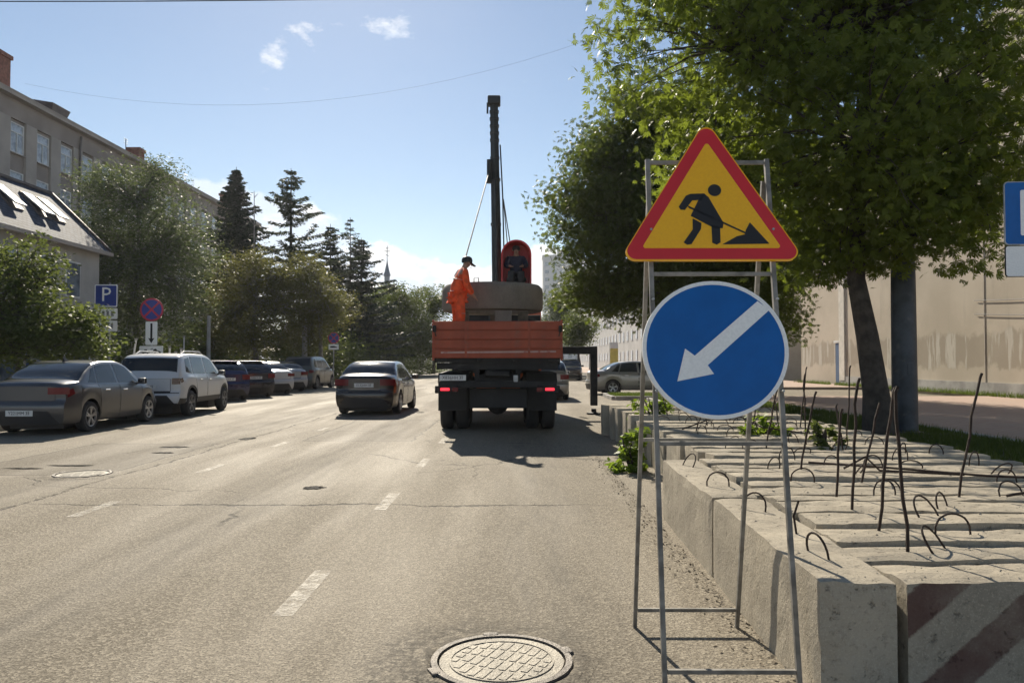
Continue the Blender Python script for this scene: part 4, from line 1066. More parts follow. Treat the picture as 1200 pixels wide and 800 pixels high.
def wire(name, a, b, sag, r, label):
    a, b = Vector(a), Vector(b); P = [a.lerp(b, i / 24) - Vector((0, 0, 4 * sag * (i / 24) * (1 - i / 24))) for i in range(25)]
    tag(MB().tube(P, r, 5).build(name, BLACK, None, True), label, 'wire')
wire('overhead_wire', (-22, 17, 9.68), (14, 19, 11.1), .35, .013, 'dark overhead wire crossing the top left corner of the sky')
wire('overhead_wire', (-29.8, 46, 18.3), (18.4, 42, 26.0), 4.8, .005, 'faint thin wire sagging across the sky above the mast')
def disc_sign(e, z, r, parent_y=-.03):
    d = MB().prism(circle(0, 0, r, 40), -.004, .004).build('round_board', mat('sign_darkred', (.45, .03, .06), .4), e); d.location = (0, parent_y, z)
    MB().prism(circle(0, 0, r * .84, 40), -.007, -.0045).build('blue_field', mat('sign_nostop_blue', (.03, .045, .26), .4), d)
    c = MB()
    for s in (-1, 1): c.box((0, -.009 - .001 * s, 0), (r * 1.72, .0015, r * .16), ry=s * R(45))
    c.build('red_cross', MATS['sign_darkred'], d)
    return d
def no_stopping(x, y_, z, r, label, full=True):
    e = empty('no_stopping_sign', (x, y_, .12), R(2), label, 'sign')
    MB().tube([(0, 0, 0), (0, 0, z + r * .6)], .03, 8).build('post', GREYMETAL, e)
    disc_sign(e, z, r)
    if full:
        p = MB().prism(round_poly([(-.175, -.35), (.175, -.35), (.175, .35), (-.175, .35)], .03), -.004, .004).build('arrow_plate', SIGN_W, e); p.location = (0, -.03, z - r - .36)
        MB().prism([(-.03, .30), (.03, .30), (.03, -.16), (.09, -.14), (0, -.30), (-.09, -.14), (-.03, -.16)], -.007, -.0045).build('down_arrow', SIGN_K, p)
        q = MB().prism(round_poly([(-.35, -.19), (.35, -.19), (.35, .19), (-.35, .19)], .03), -.004, .004).build('tow_plate', SIGN_W, e); q.location = (0, -.03, z - r - .93)
        t = MB()
        t.prism([(-.29, -.02), (-.29, .05), (-.22, .05), (-.2, .09), (-.13, .09), (-.1, .03), (-.04, .02), (-.04, -.02)], -.007, -.0045)
        t.prism([(.05, .0), (.07, .09), (.14, .11), (.18, .06), (.29, .02), (.28, -.04)], -.007, -.0045)
        for cx, cz in ((-.23, -.03), (-.1, -.03), (.12, -.01), (.24, -.05)): t.prism(circle(cx, cz, .03, 12), -.0085, -.0072)
        t.prism([(-.02, .10), (.05, .12), (.05, .10), (-.01, .085)], -.007, -.0045)
        t.build('tow_truck_pictogram', SIGN_K, q)
    else:
        q = MB().prism(round_poly([(-.3, -.16), (.3, -.16), (.3, .16), (-.3, .16)], .03), -.004, .004).build('tow_plate', SIGN_W, e); q.location = (0, -.03, z - r - .2)
        MB().prism([(-.22, -.04), (-.2, .05), (.02, .06), (.2, .0), (.2, -.05)], -.007, -.0045).build('tow_truck_pictogram', SIGN_K, q)
no_stopping(-10.95, 23.0, 2.88, .35, 'round no stopping sign with arrow and tow plates above the white off-roader')
no_stopping(-10.95, 46.0, 2.75, .34, 'small far no stopping sign with white plate, behind the dark driving sedan', False)
e = empty('parking_sign', (-12.75, 23.6, .12), R(3), 'blue parking sign with white plates, half hidden by the bright left tree', 'sign')
MB().tube([(.2, 0, 0), (.2, 0, 3.75)], .03, 8).build('post', GREYMETAL, e)
b = MB().prism(round_poly([(-.35, -.35), (.35, -.35), (.35, .35), (-.35, .35)], .04), -.004, .004).build('blue_board', mat('sign_parking_blue', (.02, .05, .27), .4), e); b.location = (.1, -.04, 3.35)
bb = MB(); ring_prism(bb, round_poly([(-.345, -.345), (.345, -.345), (.345, .345), (-.345, .345)], .04), round_poly([(-.315, -.315), (.315, -.315), (.315, .315), (-.315, .315)], .03), -.007, -.0045); bb.build('border', SIGN_W, b)
text_mesh('letter', 'P', .62, SIGN_W, b, (0, -.007, .02))
for z in (2.80, 2.42):
    p = MB().prism(round_poly([(-.35, -.165), (.35, -.165), (.35, .165), (-.35, .165)], .03), -.004, .004).build('plate', SIGN_W, e); p.location = (.1, -.04, z)
    m_ = MB()
    for i in range(4): m_.box((-.2 + i * .13, -.006, .0), (.07, .002, .16))
    m_.build('lettering', mat('faded_print', (.25, .25, .25), .6), p)
# thin white marker posts on the pavement by the no stopping sign
for i, (x, y_, h) in enumerate(((-12.35, 24.3, 2.0), (-11.06, 24.4, 1.75), (-10.95, 24.6, 1.6), (-10.86, 24.8, 1.7), (-15.2, 35.0, 2.45))):
    e = empty('marker_post', (x, y_, .12), 0, ['leaning pale stake left of the tow plate', 'pale stake touching the right side of the tow plate', 'shortest pale stake right of the tow plate', 'third pale stake right of the tow plate', 'tallest pale stake, farthest right of the tow plate'][i], 'stake', 'pale stakes behind the white off-roader')
    MB().tube([(0, 0, 0), (.28 if i == 0 else .02, 0, h)], .03, 6).build('shaft', WHITE, e); MB().box((.28 if i == 0 else .02, 0, h + .03), (.07, .07, .06)).build('cap', KERB, e)
# small things along the far right kerb
e = empty('banner', (11.2, 88, .13), 0, 'tall yellow and white advertising banner by the far right pavement', 'banner')
MB().box((0, 0, 1.6), (.9, .08, 2.6)).build('cloth', mat('banner_yellow', (.62, .52, .12), .7), e); MB().box((0, -.06, 3.2), (.9, .06, .7)).build('head_panel', WHITE, e); MB().tube([(-.5, 0, 0), (-.5, 0, 3.6)], .03, 6).build('post', GREYMETAL, e)
e = empty('shop_sign', (17.9, 92, 5.0), 0, 'small purple projecting sign above the far pavement', 'sign')
MB().box((-1.4, 0, .4), (2.6, .2, 1.6)).build('panel', mat('purple_panel', (.11, .08, .22), .5), e); MB().box((.3, 0, .4), (.9, .06, .08)).build('bracket', GREYMETAL, e)
# ---------------------------------------------------------------- cars
def pchip(pts):
    x = np.array([p[0] for p in pts], float); y = np.array([p[1] for p in pts], float)
    h = np.diff(x); d = np.diff(y) / h; m = np.zeros(len(x))
    m[0], m[-1] = d[0], d[-1]
    for i in range(1, len(x) - 1):
        m[i] = 0 if d[i - 1] * d[i] <= 0 else (2 * d[i - 1] * d[i] / (d[i - 1] + d[i]))
    def f(q):
        q = np.clip(np.asarray(q, float), x[0], x[-1]); i = np.clip(np.searchsorted(x, q) - 1, 0, len(h) - 1)
        t = (q - x[i]) / h[i]; t2 = t * t; t3 = t2 * t
        return (2 * t3 - 3 * t2 + 1) * y[i] + (t3 - 2 * t2 + t) * h[i] * m[i] + (-2 * t3 + 3 * t2) * y[i + 1] + (t3 - t2) * h[i] * m[i + 1]
    return f
class CarShape:
    def __init__(s, S):
        s.S = S; s.hw = S['W'] / 2; s.top = pchip(S['top']); s.belt = pchip(S['belt']); s.plan = pchip(S['plan'])
        s.yr, s.yf = S['top'][0][0], S['top'][-1][0]; s.sill = S['sill']; s.rw = S['rw']; s.ra = S['rw'] + S.get('gap', .055)
    def section(s, y):
        w = s.hw * float(s.plan(y)); zt = float(s.top(y)); zb = min(float(s.belt(y)), zt - .05); zs = s.sill + .05 * max(0, abs(y) - 1.9)
        arch = 0
        for yw in s.S['wy']:
            dd = abs(y - yw)
            if dd < s.ra: zs = max(zs, s.rw + math.sqrt(s.ra ** 2 - dd ** 2)); arch = 1
        gh = zt - zb; e = min(.055, .42 * gh); tm = s.S.get('tumble', .34)
        we = max(.2, w * .955 - tm * gh - .01)
        k = .985 if arch else .94
        body = zb - zs
        return np.array([(w * k, zs), (w * (.995 if arch else .985), zs + min(.12, .25 * body)), (w, zs + .52 * body), (w * .992, zs + .83 * body), (w * .957, zb), (w * .945, zb + min(.02, .2 * gh)),
                         (we, zt - e), (we * .72, zt - e * .22), (0, zt)])
    def F(s, ys, vs):
        """surface points on the right half for arrays ys (n), vs (m) -> (n,m,3), undeformed"""
        out = np.zeros((len(ys), len(vs), 3))
        for a, y in enumerate(ys):
            out[a] = s.row(y, np.asarray(vs))
        return out
    def row(s, y, vs):
        P = s.section(y); Q = np.vstack([2 * P[0] - P[1], P, [-P[-2][0], P[-2][1]]])
        i = np.clip(vs.astype(int), 0, 7); t = (vs - i)[:, None]
        p0, p1, p2, p3 = Q[i], Q[i + 1], Q[i + 2], Q[i + 3]; c = .38
        m1, m2 = c * (p2 - p0), c * (p3 - p1)
        r = (2 * t ** 3 - 3 * t ** 2 + 1) * p1 + (t ** 3 - 2 * t ** 2 + t) * m1 + (-2 * t ** 3 + 3 * t ** 2) * p2 + (t ** 3 - t ** 2) * m2
        return np.stack([r[:, 0], np.full(len(vs), y), r[:, 1]], 1)
    def deform(s, P):
        P = P.copy(); x, y, z = P[..., 0], P[..., 1], P[..., 2]; u = np.clip(np.abs(x) / s.hw, 0, 1.1)
        tr = np.clip((s.yr + .7 - y) / .7, 0, 1); tf = np.clip((y - (s.yf - .8)) / .8, 0, 1)
        bump = s.S.get('bump_z', .62); rec = s.S.get('recess', .06)
        st = np.clip((z - bump) / .07, 0, 1); st = st * st * (3 - 2 * st)
        y2 = y + tr * (s.S.get('rround', .17) * u ** 3.2 + rec * st + .05 * np.clip((.42 - z) / .2, 0, 1)) - tf * (s.S.get('fround', .30) * u ** 2.6 + .05 * np.clip((.40 - z) / .2, 0, 1))
        P[..., 1] = y2
        return P
    def grid(s, ys, vs): return s.deform(s.F(ys, vs))
def grid_mesh(G, off=0., skirt=True, outward=None):
    """grid (n,m,3) pushed out along its normals, with a skirt back to the surface"""
    n, m = G.shape[:2]
    du = np.gradient(G, axis=0); dv = np.gradient(G, axis=1); N = np.cross(du, dv); N /= np.linalg.norm(N, axis=2, keepdims=True) + 1e-9
    c = G.mean((0, 1)); ref = outward if outward is not None else c - np.array([0, c[1] * .6, .5])
    if (N * ref).sum(2).mean() < 0: N = -N
    V = (G + N * off).reshape(-1, 3); F = [(i * m + j, (i + 1) * m + j, (i + 1) * m + j + 1, i * m + j + 1) for i in range(n - 1) for j in range(m - 1)]
    if skirt and off:
        ring = [(i, 0) for i in range(n)] + [(n - 1, j) for j in range(1, m)] + [(i, m - 1) for i in range(n - 2, -1, -1)] + [(0, j) for j in range(m - 2, 0, -1)]
        b = len(V); V = np.vstack([V, [G[i, j] - N[i, j] * .004 for i, j in ring]]); k = len(ring)
        for a in range(k):
            i, j = ring[a]; i2, j2 = ring[(a + 1) % k]; F.append((i * m + j, i2 * m + j2, b + (a + 1) % k, b + a))
    return V, F
def mirror(V, F):
    V2 = V.copy(); V2[:, 0] *= -1; return V2, [tuple(f[::-1]) for f in F]
def put(name, VF, m, parent, smooth=True):
    mb = MB(); mb.add(*VF); return mb.build(name, m, parent, smooth)
def wheel(parent, x, y, r, w, spokes=5, rim=RIM, side=1, name='wheel'):
    prof = [(r * .62, -w / 2), (r * .9, -w / 2), (r * .97, -w / 2 + .02), (r, -w / 2 + .05), (r, w / 2 - .05), (r * .97, w / 2 - .02), (r * .9, w / 2), (r * .66, w / 2), (r * .64, w / 2 - .03)]
    o = MB().lathe(prof, axis='x', n=32).build(name, RUBBER, parent, True, loc=(x, y, r))
    s = side
    q = MB().lathe([(r * .655, s * (w / 2 - .005)), (r * .62, s * (w / 2 - .012)), (r * .60, s * (w / 2 - .06)), (r * .2, s * (w / 2 - .075)), (0, s * (w / 2 - .075))], axis='x', n=28)
    q.build('rim_well', BLACK, o, True)
    q = MB().lathe([(r * .66, s * (w / 2 - .008)), (r * .655, s * (w / 2 + .004)), (r * .60, s * (w / 2)), (r * .585, s * (w / 2 - .03))], axis='x', n=28)
    for k in range(spokes):
        a = 2 * math.pi * k / spokes + .3
        for da in (-.16, .16):
            q.beam((s * (w / 2 - .018), math.cos(a) * r * .1, math.sin(a) * r * .1), (s * (w / 2 - .008), math.cos(a + da) * r * .62, math.sin(a + da) * r * .62), .03, r * .1)
    q.lathe([(0, s * (w / 2 - .002)), (r * .13, s * (w / 2 - .004)), (r * .15, s * (w / 2 - .04))], axis='x', n=14)
    q.build('rim', rim, o, True)
    return o
def plate(parent, loc, txt, w=.52, rot=(0, 0, 0)):
    p = MB().box((0, 0, 0), (w, .012, w * .215), bev=.004).build('license_plate', PLATE, parent); p.location = loc; p.rotation_euler = rot
    text_mesh('plate_text', txt, w * .17, INK, p, (0, -.0075, 0), sx=.95)
    return p
def car(label, S, paint, loc, rz, txt='', detail=2, group=None, lamp_on=False, name='parked_car', cat='car'):
    s = CarShape(S); e = empty(name, loc, rz, label, cat, group)
    yr, yf = s.yr, s.yf
    ys = set(np.linspace(yr, yf, 64).round(4))
    for yw in S['wy']:
        for a in np.linspace(0, math.pi, 19): ys.add(round(yw + s.ra * math.cos(a), 4))
        ys.add(round(yw + s.ra + .002, 4)); ys.add(round(yw - s.ra - .002, 4))
    ys = np.array(sorted(ys)); vs = np.linspace(0, 8, 33)
    G = s.grid(ys, vs)
    full = np.concatenate([G, (G * np.array([-1, 1, 1]))[:, -2::-1]], 1)
    n, m = full.shape[:2]; V = full.reshape(-1, 3)
    F = [(i * m + j, i * m + j + 1, (i + 1) * m + j + 1, (i + 1) * m + j) for i in range(n - 1) for j in range(m - 1)]
    mb = MB(); mb.add(V, F)
    def cap(y):
        row = s.row(y, vs); k = 17; C = np.zeros((len(vs), k, 3))
        for a, (x, yy, z) in enumerate(row):
            C[a] = np.stack([np.linspace(-x, x, k), np.full(k, y), np.full(k, z)], 1)
        return s.deform(C)
    for y in (yr, yf):
        C = cap(y); h, k = C.shape[:2]
        mb.add(C.reshape(-1, 3), [(i * k + j, i * k + j + 1, (i + 1) * k + j + 1, (i + 1) * k + j) for i in range(h - 1) for j in range(k - 1)])
    body = mb.build('body', paint, e, True)
    bm = bmesh.new(); bm.from_mesh(body.data); bmesh.ops.remove_doubles(bm, verts=bm.verts[:], dist=.0008); bmesh.ops.recalc_face_normals(bm, faces=bm.faces[:]); bm.to_mesh(body.data); bm.free()
    body.data.polygons.foreach_set('use_smooth', np.ones(len(body.data.polygons), dtype=bool))
    try: body.data.set_sharp_from_angle(angle=R(42))
    except Exception: pass
    # underbody and wheel wells
    ub = MB().box((0, 0, s.sill + .05), (S['W'] * .80, yf - yr - .5, .16))
    for yw in S['wy']: ub.box((0, yw, s.rw + .08), (S['W'] * .62, s.ra * 2 + .1, s.ra * 1.6))
    ub.build('underbody', BLACK, e)
    for yw in S['wy']:
        for sd in (-1, 1): wheel(e, sd * (s.hw - .115), yw, s.rw, .20, S.get('spokes', 5), S.get('rim', RIM), sd)
    def quad(c, nu=10, nv=6):
        a = np.array(c, float); G = np.zeros((nu, nv, 3))
        for i in range(nu):
            for j in range(nv):
                u, v = i / (nu - 1), j / (nv - 1)
                p = a[0] * (1 - u) * (1 - v) + a[1] * u * (1 - v) + a[2] * u * v + a[3] * (1 - u) * v
                G[i, j] = s.row(p[0], np.array([p[1]]))[0]
        return s.deform(G)
    def both(name, c, mt, off, nu=10, nv=6):
        VF = grid_mesh(quad(c, nu, nv), off); a = put(name, VF, mt, e); b = put(name, mirror(*VF), mt, e); return a, b
    def rear_rect(x0, x1, z0, z1, off, nx=10, nz=5, fn=None):
        G = np.zeros((nx, nz, 3))
        for i in range(nx):
            for j in range(nz):
                u, v = i / (nx - 1), j / (nz - 1); x = x0 + (x1 - x0) * u; z = z0 + (z1 - z0) * v
                if fn: x, z = fn(x, z, u, v)
                G[i, j] = (x, yr, z)
        return grid_mesh(s.deform(G), off, outward=np.array([0, -1, 0]))
    # glazing
    for c in S['side_windows']: both('side_window', c, GLASS, .004, 14, 6)
    for nm, (ya, yb, v0) in (('rear_window', S['rear_window']), ('windscreen', S['windscreen'])):
        vs2 = np.linspace(v0, 8, 9); yy = np.linspace(ya, yb, 12); Gw = s.grid(yy, vs2)
        Gw = np.concatenate([Gw, (Gw * np.array([-1, 1, 1]))[:, -2::-1]], 1)
        put(nm, grid_mesh(Gw, .005, outward=np.array([0, -1 if nm == 'rear_window' else 1, 1.])), GLASS, e)
    # doors: a dark shut line and a proud skin
    for c in S['doors']:
        (y0, a0), (y1, a1), (y2, a2), (y3, a3) = c; g = .018
        both('door_gap', ((y0 - g, a0), (y1 + g, a1), (y2 + g, a2 + .06), (y3 - g, a3 + .06)), BLACK, .0012, 12, 6)
        dd = both('door', c, paint, .005, 12, 8)
        hy = y0 + .10 if y0 < y1 else y1 + .1; z = float(s.belt(hy)) - .11
        for sd, dr in ((1, dd[0]), (-1, dd[1])):
            x = s.hw * float(s.plan(hy)) + .012
            MB().box((sd * x, hy + .08, z), (.03, .19, .03), bev=.008).build('handle', S.get('handle', paint), dr)
    # lamps
    z0, z1, xi, xo = S['lamp']
    for sd in (1, -1):
        VF = rear_rect(xi, xo, z0, z1, .010, 10, 6, S.get('lamp_fn')); VF = VF if sd > 0 else mirror(*VF)
        put('taillight', VF, REDLIT if lamp_on else S.get('lampmat', REDLAMP), e)
    if 'lamp_side' in S: both('taillight_side', S['lamp_side'], S.get('lampmat', REDLAMP), .008, 8, 5)
    both('headlight', ((yf - .42, 3.0), (yf - .02, 2.2), (yf - .02, 3.6), (yf - .36, 4.2)), WHITELAMP, .006, 8, 5)
    VF = rear_rect(-s.hw * .8, s.hw * .8, s.sill + .0, s.sill + S.get('lowtrim', .14), .012, 16, 4, lambda x, z, u, v: (x * (1 - .25 * v), z)); put('lower_trim', VF, BLACK, e)
    if 'bumper_line' in S:
        zz = S['bumper_line']; put('bumper_gap', rear_rect(-s.hw * .9, s.hw * .9, zz - .008, zz + .008, .003, 20, 2), BLACK, e)
    if 'trunk' in S:
        tz0, tz1, tx = S['trunk']
        put('trunk_gap', rear_rect(-tx - .012, tx + .012, tz0 - .012, tz1, .002, 16, 6), BLACK, e)
        put('trunk_lid', rear_rect(-tx, tx, tz0, tz1 - .004, .006, 16, 8), paint, e)
    if txt:
        pz = S['plate_z']; py = yr + (S.get('recess', .06) if pz > S.get('bump_z', .62) + .05 else 0) - .025
        pl = plate(e, (S.get('plate_x', 0), py, pz), txt)
    if 'cladding' in S:
        v1 = S['cladding']
        segs = []; cuts = [yr + .02] + [q for yw in S['wy'] for q in (yw - s.ra - .004, yw + s.ra + .004)] + [yf - .02]
        for a, b in ((cuts[0], cuts[1]), (cuts[2], cuts[3]), (cuts[4], cuts[5])):
            both('sill_cladding', ((a, .02), (b, .02), (b, v1), (a, v1)), BLACK, .010, 8, 4)
        for yw in S['wy']:
            both('arch_cladding', ((yw - s.ra - .0, .02), (yw + s.ra + .0, .02), (yw + s.ra, .8), (yw - s.ra, .8)), BLACK, .012, 24, 3)
    if S.get('rails'):
        for sd in (-1, 1):
            P = [(sd * .58, y, float(s.top(y)) + (.055 if 0 < i < 6 else -.02)) for i, y in enumerate(np.linspace(-1.35, .35, 7))]
            MB().tube(P, .022, 7).build('roof_rail', S.get('railmat', GREYMETAL), e, True)
    if S.get('antenna'):
        za = float(s.top(-.62)); MB().add([(-.03, -.75, za - .02), (.03, -.75, za - .02), (.0, -.5, za - .02), (0, -.78, za + .085), (0, -.70, za + .085)], [(0, 1, 2), (0, 2, 4, 3), (1, 3, 4, 2), (0, 3, 1)]).build('antenna', BLACK, e)
    if S.get('spoiler'):
        sy, sz = S['spoiler']; MB().box((0, sy, sz), (S['W'] * .62, .2, .03), rx=R(-8), bev=.01).build('spoiler', paint, e)
    for sd in (-1, 1):
        my = S['mirror_y']; mz = float(s.belt(my)) + .05; x = s.hw * float(s.plan(my))
        mm = MB().box((sd * (x + .08), my, mz + .04), (.20, .11, .14), rz=sd * R(-12), bev=.04).box((sd * (x - .01), my + .02, mz - .01), (.1, .05, .04)).build('mirror', S.get('mirror_mat', BLACK), e, True)
        MB().box((sd * (x + .082), my - .052, mz + .04), (.16, .008, .105), rz=sd * R(-12), bev=.02).build('mirror_glass', CHROME, mm)
    if S.get('wiper'):
        wy, wz = S['wiper']; MB().beam((0, wy, wz), (.34, wy + .03, wz + .05), .02).build('wiper', BLACK, e)
    return e
SEDAN = dict(W=1.73, sill=.22, rw=.315, wy=(-1.22, 1.36), top=[(-2.2, .96), (-2.12, 1.035), (-1.85, 1.075), (-1.62, 1.09), (-1.2, 1.29), (-.8, 1.425), (-.3, 1.47), (.15, 1.465), (.5, 1.40), (.95, 1.14), (1.25, .985), (1.7, .92), (2.05, .82), (2.2, .66)],
             belt=[(-2.2, .88), (-1.6, .965), (-.6, .95), (.6, .915), (1.3, .87), (2.2, .58)], plan=[(-2.2, .90), (-1.9, .96), (-1.2, 1), (1.1, 1), (1.8, .95), (2.2, .84)],
             side_windows=[((-1.28, 5.2), (-.98, 5.1), (-.86, 5.9), (-1.0, 5.86)), ((-.93, 5.1), (-.12, 5.1), (-.14, 5.9), (-.80, 5.9)), ((-.03, 5.1), (.98, 5.15), (.46, 5.88), (-.05, 5.9))],
             rear_window=(-1.60, -.86, 6.15), windscreen=(.50, 1.22, 6.12),
             doors=[((-.80, .35), (-.10, .35), (-.08, 4.0), (-.92, 4.0)), ((-.04, .35), (.92, .35), (.95, 4.0), (-.02, 4.0))],
             lamp=(.80, .93, .48, .83), lamp_side=((-2.14, 2.75), (-1.9, 2.95), (-1.93, 3.75), (-2.14, 3.75)), plate_z=.44, bumper_line=.66, trunk=(.68, .945, .60), mirror_y=.80, antenna=True, handle=CHROME, lowtrim=.26, bump_z=.60)
SEDAN2 = dict(SEDAN, W=1.70, top=[(-2.15, .98), (-2.08, 1.06), (-1.85, 1.10), (-1.62, 1.12), (-1.25, 1.31), (-.85, 1.43), (-.3, 1.465), (.15, 1.455), (.5, 1.39), (.95, 1.14), (1.25, .99), (1.7, .92), (2.0, .82), (2.15, .66)],
              lamp=(.80, .97, .42, .81), plate_z=.81, trunk=(.66, .965, .40), antenna=False, rim=RIM, bumper_line=.63)
SUV = dict(W=1.80, sill=.36, rw=.345, gap=.07, wy=(-1.32, 1.35), tumble=.26, top=[(-2.15, 1.02), (-2.10, 1.13), (-1.98, 1.35), (-1.82, 1.545), (-1.6, 1.62), (-.9, 1.665), (.1, 1.65), (.5, 1.58), (.9, 1.32), (1.18, 1.13), (1.7, 1.07), (2.05, .98), (2.17, .80)],
           belt=[(-2.15, 1.0), (-1.6, 1.09), (-.6, 1.07), (.6, 1.04), (1.3, 1.0), (2.17, .72)], plan=[(-2.15, .93), (-1.9, .98), (-1.3, 1), (1.2, 1), (1.8, .97), (2.17, .86)],
           side_windows=[((-1.66, 5.2), (-1.22, 5.08), (-1.2, 5.85), (-1.5, 5.8)), ((-1.14, 5.08), (-.22, 5.08), (-.24, 5.88), (-1.1, 5.88)), ((-.13, 5.08), (.92, 5.15), (.46, 5.85), (-.15, 5.88))],
           rear_window=(-2.06, -1.83, 6.2), windscreen=(.5, 1.15, 6.12),
           doors=[((-.86, .5), (-.20, .5), (-.18, 4.0), (-1.12, 4.0)), ((-.14, .5), (.86, .5), (.92, 4.0), (-.12, 4.0))],
           lamp=(.86, 1.02, .64, .83), lampmat=mat('smoked_lamp', (.05, .008, .010), .12, spec=.8, coat=.6), lamp_side=((-2.10, 3.0), (-1.98, 3.05), (-1.99, 3.85), (-2.10, 3.85)), plate_z=.80, bumper_line=.64, trunk=(.655, 1.0, .60),
           mirror_y=.78, rails=True, cladding=1.1, lowtrim=.22, bump_z=.60, recess=.05, rround=.14, rim=mat('dark_rim', (.16, .16, .165), .4, .7))
HATCH = dict(W=1.76, sill=.22, rw=.315, wy=(-1.25, 1.32), tumble=.30, top=[(-2.05, .98), (-2.0, 1.08), (-1.85, 1.22), (-1.5, 1.38), (-1.2, 1.45), (-.5, 1.50), (.1, 1.49), (.5, 1.41), (.95, 1.15), (1.22, 1.0), (1.7, .94), (2.0, .82), (2.1, .66)],
             belt=[(-2.05, .94), (-1.6, .99), (-.6, .96), (.6, .92), (1.3, .88), (2.1, .58)], plan=[(-2.05, .92), (-1.8, .97), (-1.2, 1), (1.1, 1), (1.7, .95), (2.1, .84)],
             side_windows=[((-1.5, 5.2), (-1.1, 5.1), (-1.0, 5.88), (-1.3, 5.84)), ((-1.03, 5.1), (-.18, 5.1), (-.2, 5.9), (-.95, 5.9)), ((-.1, 5.1), (.95, 5.15), (.46, 5.88), (-.12, 5.9))],
             rear_window=(-1.96, -1.36, 6.15), windscreen=(.5, 1.2, 6.12), doors=[((-.85, .35), (-.16, .35), (-.14, 4.0), (-1.0, 4.0)), ((-.1, .35), (.9, .35), (.92, 4.0), (-.08, 4.0))],
             lamp=(.78, .96, .52, .84), lamp_side=((-2.0, 2.8), (-1.8, 3.0), (-1.83, 3.8), (-2.0, 3.8)), plate_z=.80, bumper_line=.60, trunk=(.62, .95, .6), mirror_y=.8, lowtrim=.2, spoiler=(-1.42, 1.44))
VAN = dict(SUV, W=1.78, sill=.26, rw=.325, top=[(-2.15, 1.0), (-2.10, 1.13), (-2.0, 1.4), (-1.9, 1.62), (-1.7, 1.70), (-.9, 1.74), (.1, 1.73), (.55, 1.64), (1.0, 1.32), (1.3, 1.12), (1.75, 1.02), (2.05, .9), (2.17, .70)], rear_window=(-2.06, -1.9, 6.2), rails=False, cladding=.6, mirror_y=.9, lampmat=REDLAMP)
car('grey metallic sedan parked nearest on the left, cut by the picture edge', SEDAN, car_paint('grey_paint', (.060, .062, .068), .3, .5, .12), (-9.62, 17.0, 0), R(1.0), 'Y221MM 31')
car('white off-roader with roof rails parked in front of the grey sedan', SUV, car_paint('white_paint', (.53, .54, .55), .35, 0., .10), (-9.55, 21.6, 0), R(3.2), 'C404OK 31')
car('dark blue hatchback parked beyond the white off-roader', HATCH, car_paint('blue_paint', (.016, .022, .085), .25, .3, .1), (-11.75, 29.6, 0), R(38), 'H517KB 31')
car('black hatchback parked between the dark blue hatchback and the white sedan', dict(HATCH, spoiler=(-1.42, 1.445)), car_paint('navy_paint', (.012, .016, .032), .25, .3, .1), (-11.7, 32.4, 0), R(38), 'T280CA 31')
car('white sedan parked beyond the dark hatchbacks', SEDAN, car_paint('silver_white_paint', (.47, .48, .50), .3, .2, .1), (-11.75, 35.3, 0), R(37), '', group=None)
car('silver sedan parked between the white sedan and the minivan', SEDAN2, car_paint('pale_silver_paint', (.36, .37, .39), .3, .5, .1), (-11.9, 38.2, 0), R(37), '')
car('dark olive minivan parked at the far end of the row', VAN, car_paint('olive_paint', (.055, .055, .045), .3, .4, .12), (-11.3, 41.9, 0), R(-3), '')
car('dark brown sedan driving away in the middle lane', SEDAN2, car_paint('brown_paint', (.042, .037, .033), .22, .4, .06), (-4.02, 22.55, 0), R(-1.0), 'E132HH 31', name='moving_car')
car('silver beige sedan seen side-on at the junction, right of the truck', dict(SEDAN, antenna=False), car_paint('beige_silver_paint', (.37, .35, .32), .3, .4, .12), (5.35, 34.6, 0), R(-84), '')
car('dark off-roader far down the road right of the truck', SUV, car_paint('black_paint', (.022, .022, .024), .25, .3, .08), (4.2, 61, 0), R(180), '')
car('silver car half hidden behind the truck on its right', HATCH, car_paint('silver_paint', (.30, .30, .30), .3, .5, .1), (1.12, 30.6, 0), R(0), '')
# ---------------------------------------------------------------- crane truck
TRED = mat('truck_red', (.30, .056, .020), .6, var=.2, vscale=2.5, dirt=((.16, .09, .06), 4, .52, .45))
TORANGE = mat('cab_orange', (.55, .12, .025), .4, var=.1)
CHASSIS = mat('chassis_black', (.013, .0125, .012), .75, var=.4, vscale=5, dirt=((.05, .045, .038), 5, .56, .5))
MAST = mat('mast_grey', (.038, .043, .043), .5, .2, var=.25, vscale=4, dirt=((.12, .09, .06), 6, .6, .5))
HOODRED = mat('hood_red', (.50, .018, .020), .42, var=.08)
FLAP = mat('mud_flap', (.022, .022, .022), .8, var=.3)
T = empty('crane_truck', (-.37, 15.1, 0), R(1.2), 'red flatbed crane truck seen from behind with raised mast', 'truck')
# bed and its boards
MB().box((0, 2.75, 1.47), (2.48, 5.4, .10)).build('bed_floor', CHASSIS, T)
def gate(name, c, L, axis, z0=1.50, n=4, h=.185):
    g = MB()
    if axis == 'x': g.box((c[0], c[1] + .012, z0 + n * h / 2), (L - .02, .02, n * h - .01))
    else: g.box((c[0], c[1], z0 + n * h / 2), (.02, L - .02, n * h - .01))
    g = g.build(name, TRED, T)
    b0 = None
    for i in range(n):
        d = (L, .035, h - .018) if axis == 'x' else (.035, L, h - .018)
        p = (c[0], c[1] - (.012 if axis == 'x' else 0), z0 + (i + .5) * h)
        if b0 is None: b0 = MB().box((0, 0, 0), d, bev=.012).build('board', TRED, g, loc=p)
        else: dup(b0, g, p)
    return g
tg = gate('tailgate', (0, 0), 2.50, 'x')
MB().box((.02, -.036, 1.625), (2.26, .006, .035), ry=R(-.5)).build('reflective_strip', mat('reflective_strip', (.42, .26, .22), .5, dirt=((.3, .06, .04), 8, .5, .9)), tg)
